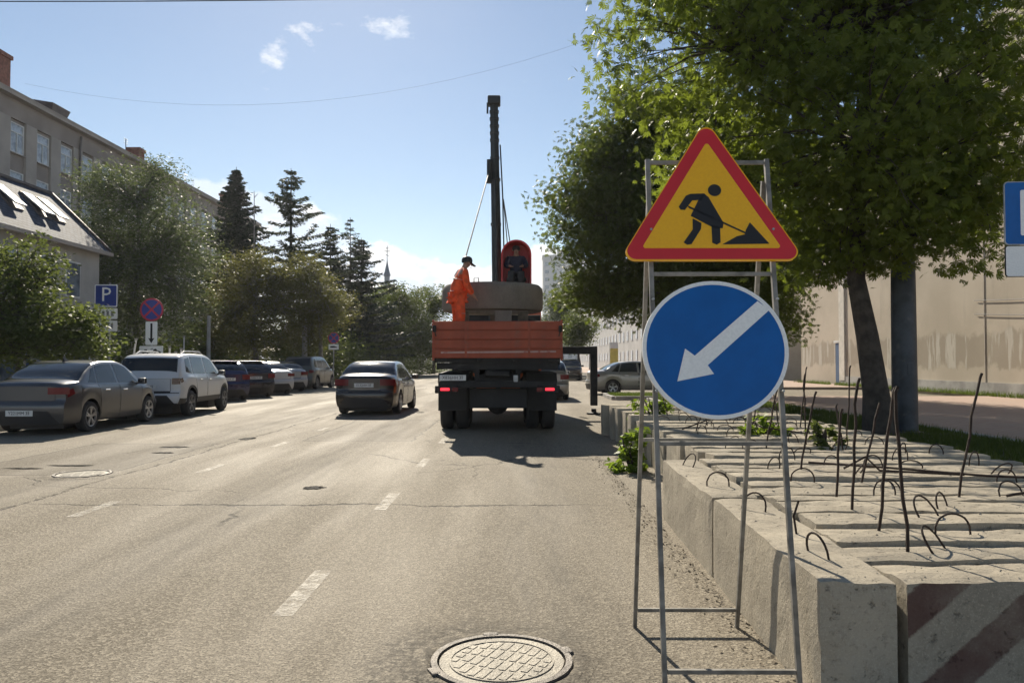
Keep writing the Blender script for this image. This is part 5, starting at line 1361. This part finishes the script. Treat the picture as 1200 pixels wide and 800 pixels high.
for s in (-1, 1):
    MB().box((s * 1.262, .02, 1.86), (.04, .08, .80), bev=.01).build('corner_post', TRED, tg)
    gate('side_board', (s * 1.235, 2.75), 5.40, 'y')
for x in (-1.05, -.35, .35, 1.05): MB().box((x, -.02, 1.475), (.09, .07, .06), bev=.01).build('hinge', CHASSIS, tg)
for s in (-1, 1):
    MB().box((s * 1.235, -.05, 2.08), (.07, .05, .13), bev=.012).tube([(s * 1.235, -.075, 2.05), (s * 1.20, -.09, 1.93)], .012, 6).build('latch', CHASSIS, tg)
    MB().box((s * .62, -.034, 1.87), (.05, .012, .70), bev=.004).build('stiffener', TRED, tg)
gate('headboard', (0, 5.46), 2.48, 'x', 1.50, 5)
# chassis
c = MB()
for s in (-1, 1): c.box((s * .41, 4.3, 1.08), (.09, 8.3, .26))
for y_ in (.25, 1.3, 2.6, 3.9, 5.2, 6.6): c.box((0, y_, 1.08), (.74, .10, .20))
for y_ in (.15, 1.0, 1.9, 2.8, 3.7, 4.6): c.box((0, y_, 1.35), (2.40, .10, .13))
for s in (-1, 1): c.box((s * .41, 2.75, 1.26), (.10, 5.3, .12))
c.build('chassis', CHASSIS, T)
ax = MB()
for y_ in (1.55, 2.87):
    ax.tube([(-1.15, y_, .52), (1.15, y_, .52)], .085, 10); ax.lathe([(0, -.2), (.2, -.14), (.24, 0), (.2, .14), (0, .2)], (0, y_, .54), 'y', 16)
ax.tube([(-1.0, 6.95, .50), (1.0, 6.95, .50)], .07, 8).tube([(0, 1.6, .6), (0, 6.4, .85)], .06, 8)
for s in (-1, 1): ax.box((s * .55, 2.2, .72), (.10, 1.7, .12), bev=.02)
ax.build('axles', CHASSIS, T, True)
for y_ in (1.55, 2.87):
    for s in (-1, 1):
        for x in (.74, 1.075): wheel(T, s * x, y_, .50, .27, 6, CHASSIS, s)
for s in (-1, 1): wheel(T, s * 1.02, 6.95, .50, .27, 6, CHASSIS, s)
for s in (-1, 1):
    MB().box((s * .93, .88, .73), (.60, .025, .62), bev=.01).build('mud_flap', FLAP, T)
    MB().add([(s * a, b, c_) for a, b, c_ in ((.6, .86, 1.0), (1.24, .86, 1.0), (.6, 1.05, 1.20), (1.24, 1.05, 1.20), (.6, 3.3, 1.22), (1.24, 3.3, 1.22), (.6, 3.55, .9), (1.24, 3.55, .9))], [(0, 1, 3, 2), (2, 3, 5, 4), (4, 5, 7, 6)]).build('mudguard', FLAP, T)
# rear: bumper beam, lamp boxes, plate, hanging plate between the wheels
MB().box((0, .12, .99), (2.34, .10, .14), bev=.02).build('rear_bumper', CHASSIS, T)
for s in (-1, 1):
    lb = MB().box((s * 1.0, .05, .89), (.46, .08, .15), bev=.02).build('lamp_box', CHASSIS, T)
    MB().box((s * 1.03, .005, .895), (.18, .02, .055), bev=.008).build('taillight', REDLIT, lb)
    MB().box((s * .83, .005, .89), (.12, .02, .08), bev=.008).build('reflector', REDLAMP, lb)
plate(T, (-.88, .045, 1.12), 'X836HH 31', .52)
MB().box((.02, .35, .705), (1.16, .05, .40), bev=.05).build('hanging_plate', FLAP, T)
MB().box((.36, .10, 1.10), (.09, .06, .14), bev=.01).build('socket', GREYMETAL, T)
MB().box((0, .1, 1.20), (.5, .16, .12), bev=.03).build('tow_hitch', CHASSIS, T)
for s in (-1, 1): MB().lathe([(0, -.55), (.28, -.55), (.3, -.5), (.3, .5), (.28, .55), (0, .55)], (s * .85, 4.6, .85), 'y', 18).build('fuel_tank', CHASSIS, T, True)
# cab
cb = MB().add([(x, y_, z) for x in (-1.2, 1.2) for y_, z in ((6.35, .9), (6.35, 2.75), (6.55, 2.92), (8.05, 2.92), (8.35, 1.95), (8.45, .6), (6.35, .6))],
              [tuple(range(7)), tuple(range(13, 6, -1))] + [(i, i + 7, (i + 1) % 7 + 7, (i + 1) % 7) for i in range(7)]).build('cab', TORANGE, T)
MB().box((0, 6.345, 2.2), (1.4, .02, .55), bev=.008).build('rear_cab_window', GLASS, cb)
MB().add([(-1.08, 8.13, 2.75), (1.08, 8.13, 2.75), (1.08, 8.345, 2.02), (-1.08, 8.345, 2.02)], [(0, 1, 2, 3)]).build('windscreen', GLASS, cb)
for s in (-1, 1):
    MB().box((s * 1.203, 7.45, 2.28), (.02, .95, .68), bev=.008).build('door_window', GLASS, cb)
    MB().box((s * 1.45, 8.15, 2.3), (.06, .2, .42), bev=.02).beam((s * 1.2, 8.1, 2.5), (s * 1.45, 8.15, 2.48), .025).build('mirror', BLACK, cb)
# crane column, mast, outriggers
cr = MB().lathe([(0, 1.2), (.42, 1.2), (.42, 1.5), (.30, 1.55), (.28, 2.4), (.36, 2.45), (.36, 2.75), (.2, 2.8)], (-.02, 5.92, 0), n=18)
cr.box((0, 5.92, 1.3), (2.2, .34, .34)); cr.build('crane_base', MAST, T, True)
MB().box((0, 5.72, 2.25), (2.3, .12, .9), bev=.02).build('dark_backing_panel', CHASSIS, T)  # added dark panel: keeps the gap under the ring dark, hides the orange cab
def hexpoly(w, z, cx, cy): return [(cx + w * .5 * math.cos(a), cy + w * .56 * math.sin(a), z) for a in [R(30 + 60 * k) for k in range(6)]]
def loft(secs):
    V = [p for s_ in secs for p in s_]; n = len(secs[0]); F = [tuple(range(n))[::-1], tuple((len(secs) - 1) * n + k for k in range(n))]
    for i in range(len(secs) - 1): F += [(i * n + k, i * n + (k + 1) % n, (i + 1) * n + (k + 1) % n, (i + 1) * n + k) for k in range(n)]
    return V, F
mast = MB().add(*loft([hexpoly(.32, 2.3, -.02, 6.0), hexpoly(.30, 5.2, -.06, 6.05), hexpoly(.275, 6.7, -.09, 6.08), hexpoly(.25, 8.55, -.12, 6.1)])).build('mast', MAST, T)
for z in (5.2, 6.45, 7.05, 7.55, 7.75, 7.95, 8.15, 8.35):
    MB().add(*loft([hexpoly(.335 if z < 7.0 else .30, z, -.02 - .016 * (z - 2.3), 6.0 + .016 * (z - 2.3)), hexpoly(.335 if z < 7.0 else .30, z + .05, -.02 - .016 * (z - 2.3), 6.0 + .016 * (z - 2.3))])).build('mast_collar', MAST, mast)
MB().box((-.12, 6.1, 8.68), (.36, .36, .24), bev=.04).box((-.30, 6.0, 8.45), (.05, .05, .3)).build('mast_head', MAST, mast, True)
MB().tube([(-.25, 5.95, 6.35), (-.25, 5.95, 7.0)], .07, 10).build('winch_drum', MAST, mast)
MB().tube([(-.02, 5.72, 2.5), (-.06, 5.80, 5.1)], .075, 10).tube([(-.06, 5.80, 5.1), (-.08, 5.84, 6.4)], .045, 8).build('hydraulic_ram', CHROME if False else MAST, mast, True)
MB().tube([(.17, 5.85, 3.0), (.16, 5.86, 4.2), (.12, 5.88, 6.0), (.05, 5.9, 7.4)], .022, 6).build('hose', BLACK, mast, True)
og = MB().box((1.62, 5.95, 1.75), (2.1, .22, .21), bev=.02).build('outrigger_beam', CHASSIS, T)
MB().box((2.62, 5.95, 1.05), (.19, .19, 1.62), bev=.02).build('outrigger_leg', CHASSIS, og)
MB().lathe([(0, .15), (.07, .15), (.07, .06), (.2, .04), (.2, .0), (0, 0)], (2.62, 5.95, .004), n=16).build('outrigger_pad', CHASSIS, og, True)
og = MB().box((-1.0, 5.70, 1.75), (.5, .2, .2), bev=.02).build('outrigger_beam', CHASSIS, T)
MB().box((-1.15, 5.70, 1.25), (.18, .18, 1.0), bev=.02).build('outrigger_leg', CHASSIS, og)
# operator's red hooded seat
def arch(w, h, z0, n=20):
    r = w / 2; return [(-r, z0)] + [(r * math.cos(a), z0 + h - r + r * math.sin(a)) for a in np.linspace(math.pi, 0, n)] + [(r, z0)]
hood = MB(); ring_prism(hood, arch(.80, 1.28, 3.38), arch(.72, 1.21, 3.40), 5.10, 5.62); hood.prism(arch(.78, 1.26, 3.39), 5.62, 5.66)
hd = hood.build('seat_hood', HOODRED, T); hd.location = (.48, 0, 0)
MB().box((0, 5.62, 3.98), (.5, .06, .62), bev=.03).build('seat_back', mat('seat_red', (.62, .05, .04), .6), hd)
MB().box((0, 5.42, 3.62), (.52, .44, .10), bev=.03).build('seat_cushion', BLACK, hd)
MB().box((0, 5.40, 3.35), (.84, .70, .06), bev=.01).tube([(-.2, 5.7, 2.4), (-.1, 5.6, 3.33)], .06, 8).build('seat_platform', MAST, hd)
lv = MB()
for x in (-.18, -.06, .06, .18): lv.tube([(x, 5.02, 3.38), (x, 4.98, 3.80)], .012, 5)
lv.box((0, 5.0, 3.42), (.6, .12, .10)); lv.build('control_levers', BLACK, hd)

# load on the bed
RINGC = concrete_mat('brown_concrete', (.21, .185, .155))
def on_bed(x, y_, z): # truck bed to world
    return tuple(T.matrix_basis @ Vector((x, y_, z)))
rx, ry_ = -.12, 2.25
rp = [(.92, 2.60), (.92, 3.10), (.95, 3.14), (1.06, 3.14), (1.13, 3.07), (1.14, 2.98), (1.14, 2.64), (1.11, 2.57), (1.0, 2.54), (.94, 2.56)]
o = MB().lathe([(r_, z - 2.54) for r_, z in rp], n=56, close=True).build('concrete_ring', RINGC, None, True, loc=on_bed(rx, ry_, 2.54))
tag(o, 'big brown-grey concrete well ring lying on the truck bed', 'concrete ring')
for a in (.9, 2.5, 4.4): MB().tube([(math.cos(a) * 1.03 - .05, math.sin(a) * 1.03, .58), (math.cos(a) * 1.03 - .05, math.sin(a) * 1.03, .68), (math.cos(a) * 1.03 + .05, math.sin(a) * 1.03, .68), (math.cos(a) * 1.03 + .05, math.sin(a) * 1.03, .58)], .012, 5).build('lifting_eye', RUST, o)
V, F = block_mesh(2.25, 4.6, .34, 77, .02)
o = np_mesh('concrete_slab', V, F, RINGC, loc=on_bed(-1.12, .35, 1.524)); o.rotation_euler = (0, 0, R(1.2)); tag(o, 'flat concrete slab on the truck bed beneath the worker', 'concrete slab')
WOOD = mat('timber', (.10, .078, .055), .85, var=.4, vscale=6, bump=.5, bscale=30)
for i, (x, y_, w, h_) in enumerate(((-.75, 1.6, .24, .64), (.55, 1.6, .22, .64), (-.05, 3.1, .26, .64), (.12, 1.35, .36, .64))):
    o = MB().box((0, 0, h_ / 2), (w, .3, h_), bev=.01).build('timber_block', WOOD if i < 3 else RINGC, None, loc=on_bed(x, y_, 1.885))
    tag(o, ['timber block under the left of the concrete ring', 'timber block under the right of the concrete ring', 'timber block under the far side of the concrete ring', 'grey block under the concrete ring right of middle'][i], 'block', 'blocks under the concrete ring')
SL = mat('sling_steel', (.10, .10, .10), .5, .5)
m0 = on_bed(-.26, 5.9, 6.62); m1 = on_bed(.14, 5.9, 5.9)
for a, b, lab in ((m0, on_bed(-.84, 1.6, 3.2), 'steel sling running from the mast down past the worker'), (m1, on_bed(.36, 5.8, 3.4), 'steel stay from the mast down behind the red hood, left one of the pair'), (m1, on_bed(.52, 5.85, 3.4), 'steel stay from the mast down behind the red hood, right one of the pair')):
    tag(MB().tube([a, b], .016, 6).build('sling_cable', SL), lab, 'cable', 'sling cables')

# ---------------------------------------------------------------- people
SKIN = mat('skin', (.34, .19, .13), .6, var=.08); ORANGE = mat('orange_workwear', (.72, .085, .018), .8, var=.22, vscale=9, bump=.9, bscale=11, dirt=((.30, .06, .03), 5, .55, .6))
NAVY = mat('navy_jacket', (.020, .022, .045), .8, var=.25, vscale=8); DARKCLOTH = mat('dark_trousers', (.03, .03, .032), .85); BOOT = mat('boot', (.025, .02, .018), .6)
def skin(name, verts, edges, radii, m, parent, root=0, sub=2):
    me = bpy.data.meshes.new(name); me.from_pydata(verts, edges, []); me.update(); me.materials.append(m)
    o = bpy.data.objects.new(name, me); link(o, parent)
    md = o.modifiers.new('skin', 'SKIN'); md.use_smooth_shade = True; md.branch_smoothing = .6
    sv = me.skin_vertices[0].data
    for i, r_ in enumerate(radii): sv[i].radius = (r_, r_) if not isinstance(r_, tuple) else r_
    sv[root].use_root = True
    s2 = o.modifiers.new('sub', 'SUBSURF'); s2.levels = sub; s2.render_levels = sub
    return o
def person(label, loc, rz, J, cloth, cap=None, name='person'):
    """J: joint dictionary; forward = +x, right hand = -y"""
    e = empty(name, loc, rz, label, 'person')
    chain = ['pelvis', 'spine', 'chest', 'neck', 'head', 'crown']; V = []; E = []; Rr = []; ix = {}
    def add(k, p, r_): ix[k] = len(V); V.append(tuple(p)); Rr.append(r_)
    for k, r_ in zip(chain, (.115, .11, .125, .058, .088, .07)): add(k, J[k], r_)
    E += [(ix[a], ix[b]) for a, b in zip(chain, chain[1:])]
    h = Vector(J['head']); fw = Vector(J['face']).normalized()
    add('jaw', h + fw * .045 - Vector((0, 0, .07)), .05); E.append((ix['head'], ix['jaw']))
    for s in 'lr':
        for k, r_ in (('shoulder', .062), ('elbow', .045), ('wrist', .032), ('palm', .034)): add(s + k, J[s + k], r_)
        E += [(ix['chest'], ix[s + 'shoulder'])] + [(ix[s + a], ix[s + b]) for a, b in (('shoulder', 'elbow'), ('elbow', 'wrist'), ('wrist', 'palm'))]
        for k, r_ in (('hip', .088), ('knee', .062), ('ankle', .045), ('toe', .035)): add(s + k, J[s + k], r_)
        E += [(ix['pelvis'], ix[s + 'hip'])] + [(ix[s + a], ix[s + b]) for a, b in (('hip', 'knee'), ('knee', 'ankle'), ('ankle', 'toe'))]
    body = skin('body', V, E, Rr, SKIN, e)
    for s in 'lr':   # fingers and thumb
        w, p = Vector(J[s + 'wrist']), Vector(J[s + 'palm']); d = (p - w).normalized(); sd = d.cross(fw if abs(d.dot(fw)) < .9 else Vector((0, 0, 1))).normalized()
        hm = MB()
        for k in range(4):
            q = p + sd * (k - 1.5) * .019; L = (.062, .072, .068, .052)[k]; q2 = q + d * L * .6; q3 = q2 + (d * .6 + fw * .6).normalized() * L * .5
            hm.tube([q - d * .02, q, q2, q3], [.010, .010, .009, .007], 6)
        q = p - d * .035 - sd * .035; hm.tube([q, q - sd * .025 + d * .02, q - sd * .02 + d * .055], [.011, .010, .008], 6)
        hm.build('fingers', SKIN, body, True)
    f = MB(); n0 = h + fw * .095
    f.tube([h + fw * .08 + Vector((0, 0, .03)), n0 + fw * .022 - Vector((0, 0, .012))], [.009, .014], 6); f.build('nose', SKIN, body, True)
    sdv = fw.cross(Vector((0, 0, 1))).normalized(); ey = MB(); er = MB()
    for s in (-1, 1):
        ey.box(h + fw * .088 + sdv * s * .034 + Vector((0, 0, .02)), (.018, .018, .012)); er.tube([h + sdv * s * .08, h + sdv * s * .105], [.03, .022], 8)
    ey.box(h + fw * .092 - Vector((0, 0, .052)), (.03, .03, .008)); ey.build('eyes_and_mouth', BOOT, body); er.build('ears', SKIN, body, True)
    # clothing
    def wear(nm, keys, edges, radii, m, sub=2):
        return skin(nm, [tuple(J[k]) for k in keys], [(keys.index(a), keys.index(b)) for a, b in edges], radii, m, e, 0, sub)
    top, bot = cloth
    J['hem'] = Vector(J['pelvis']) - Vector((0, 0, .06)); J['collar'] = Vector(J['neck']) - Vector((0, 0, .03))
    for s in 'lr': J[s + 'cuff'] = Vector(J[s + 'elbow']).lerp(Vector(J[s + 'wrist']), .92); J[s + 'leg'] = Vector(J[s + 'knee']).lerp(Vector(J[s + 'ankle']), .9)
    wear('jacket', ['pelvis', 'hem', 'spine', 'chest', 'collar', 'lshoulder', 'lelbow', 'lcuff', 'rshoulder', 'relbow', 'rcuff'],
         [('pelvis', 'hem'), ('pelvis', 'spine'), ('spine', 'chest'), ('chest', 'collar'), ('chest', 'lshoulder'), ('lshoulder', 'lelbow'), ('lelbow', 'lcuff'), ('chest', 'rshoulder'), ('rshoulder', 'relbow'), ('relbow', 'rcuff')],
         [(.19, .165), (.20, .17), (.185, .165), (.185, .16), .085, .092, .078, .062, .092, .078, .062], top)
    wear('trousers', ['pelvis', 'lhip', 'lknee', 'lleg', 'rhip', 'rknee', 'rleg'], [('pelvis', 'lhip'), ('lhip', 'lknee'), ('lknee', 'lleg'), ('pelvis', 'rhip'), ('rhip', 'rknee'), ('rknee', 'rleg')],
         [.15, .125, .105, .095, .125, .105, .095], bot)
    for s in 'lr':
        a, t = Vector(J[s + 'ankle']), Vector(J[s + 'toe']); MB().tube([a + Vector((0, 0, .06)), a, a.lerp(t, .5) + Vector((0, 0, .0)), t], [.058, .062, .055, .045], 8).build('boot', BOOT, e, True)
    if cap:
        hm = MB().lathe([(.112, -.02), (.114, .03), (.10, .075), (.06, .105), (0, .115)], n=18)
        hm.add([tuple(fw * a + sdv * b + Vector((0, 0, c_))) for a, b, c_ in ((.085, -.075, -.008), (.085, .075, -.008), (.19, .055, -.035), (.19, -.055, -.035), (.085, -.075, .004), (.085, .075, .004), (.19, .055, -.025), (.19, -.055, -.025))],
               [(0, 1, 2, 3), (7, 6, 5, 4), (0, 4, 5, 1), (1, 5, 6, 2), (2, 6, 7, 3), (3, 7, 4, 0)])
        hm.build('cap', cap, e, True, loc=tuple(h + Vector((0, 0, .035))))
    else:
        MB().lathe([(.098, -.03), (.104, .03), (.09, .075), (.05, .10), (0, .108)], n=16).build('hair', BOOT, e, True, loc=tuple(h - fw * .012 + Vector((0, 0, .02))))
    return e
Vc = Vector
worker = dict(pelvis=(0, 0, .95), spine=(.01, 0, 1.13), chest=(.07, 0, 1.33), neck=(.15, 0, 1.50), head=(.21, 0, 1.60), crown=(.225, 0, 1.68), face=(1, 0, -.35),
              lshoulder=(.09, .20, 1.42), lelbow=(.13, .27, 1.14), lwrist=(.34, .20, .98), lpalm=(.41, .17, .94),
              rshoulder=(.09, -.20, 1.42), relbow=(.10, -.27, 1.13), rwrist=(.27, -.21, .92), rpalm=(.33, -.19, .86),
              lhip=(0, .10, .89), lknee=(.05, .13, .48), lankle=(.0, .14, .10), ltoe=(.16, .16, .045), rhip=(0, -.10, .89), rknee=(.03, -.13, .48), rankle=(-.03, -.14, .10), rtoe=(.13, -.17, .045))
wk = person('worker in orange overalls and black cap standing on the truck bed', on_bed(-.83, .74, 1.878), R(24), worker, (ORANGE, ORANGE), BLACK)
BAND = mat('reflective_band', (.46, .44, .44), .4, var=.15)
for a, b, r_ in (((.038, 0, 1.21), (.052, 0, 1.255), (.197, .172)), ((.0, 0, .99), (.0, 0, 1.03), (.205, .176)), ((.046, .128, .52), (.048, .128, .565), .116), ((.028, -.128, .52), (.028, -.128, .565), .116)):
    skin('reflective_band', [a, b], [(0, 1)], [r_, r_], BAND, wk)
for s in (-1, 1): MB().tube([(.0, s * .10, 1.0 + .25), (-.02, s * .12, 1.35), (.06, s * .12, 1.47)], .012, 5).build('brace_band', BAND, wk)
oper = dict(pelvis=(0, 0, .0), spine=(.01, 0, .18), chest=(.02, 0, .38), neck=(.03, 0, .56), head=(.05, 0, .66), crown=(.05, 0, .74), face=(1, 0, -.2),
            lshoulder=(.03, .19, .46), lelbow=(.12, .27, .22), lwrist=(.33, .16, .20), lpalm=(.40, .13, .18), rshoulder=(.03, -.19, .46), relbow=(.12, -.27, .22), rwrist=(.33, -.16, .20), rpalm=(.40, -.13, .18),
            lhip=(.04, .10, -.03), lknee=(.42, .13, .0), lankle=(.46, .14, -.30), ltoe=(.58, .15, -.33), rhip=(.04, -.10, -.03), rknee=(.42, -.13, .0), rankle=(.46, -.14, -.30), rtoe=(.58, -.15, -.33))
person('crane operator in dark jacket seated under the red hood', on_bed(.48, 5.42, 3.76), R(-90), oper, (NAVY, DARKCLOTH), None)

# ---------------------------------------------------------------- thin summer haze
def haze():
    x0, x1, y0, y1, z0, z1 = -820, 820, -80, 1520, -1.1, 52
    o = MB().box(((x0 + x1) / 2, (y0 + y1) / 2, (z0 + z1) / 2), (x1 - x0, y1 - y0, z1 - z0)).build('haze', _haze_mat())
    tag(o, 'thin pale summer haze over the street', 'haze', kind='stuff')
def _haze_mat():
    m = bpy.data.materials.new('haze_air'); m.use_nodes = True; nt = m.node_tree
    for n in list(nt.nodes): nt.nodes.remove(n)
    v = nt.nodes.new('ShaderNodeVolumePrincipled'); out = nt.nodes.new('ShaderNodeOutputMaterial')
    v.inputs['Color'].default_value = (.90, .93, 1.0, 1); v.inputs['Density'].default_value = .00024; v.inputs['Anisotropy'].default_value = .35
    nt.links.new(v.outputs[0], out.inputs['Volume']); return m
haze()
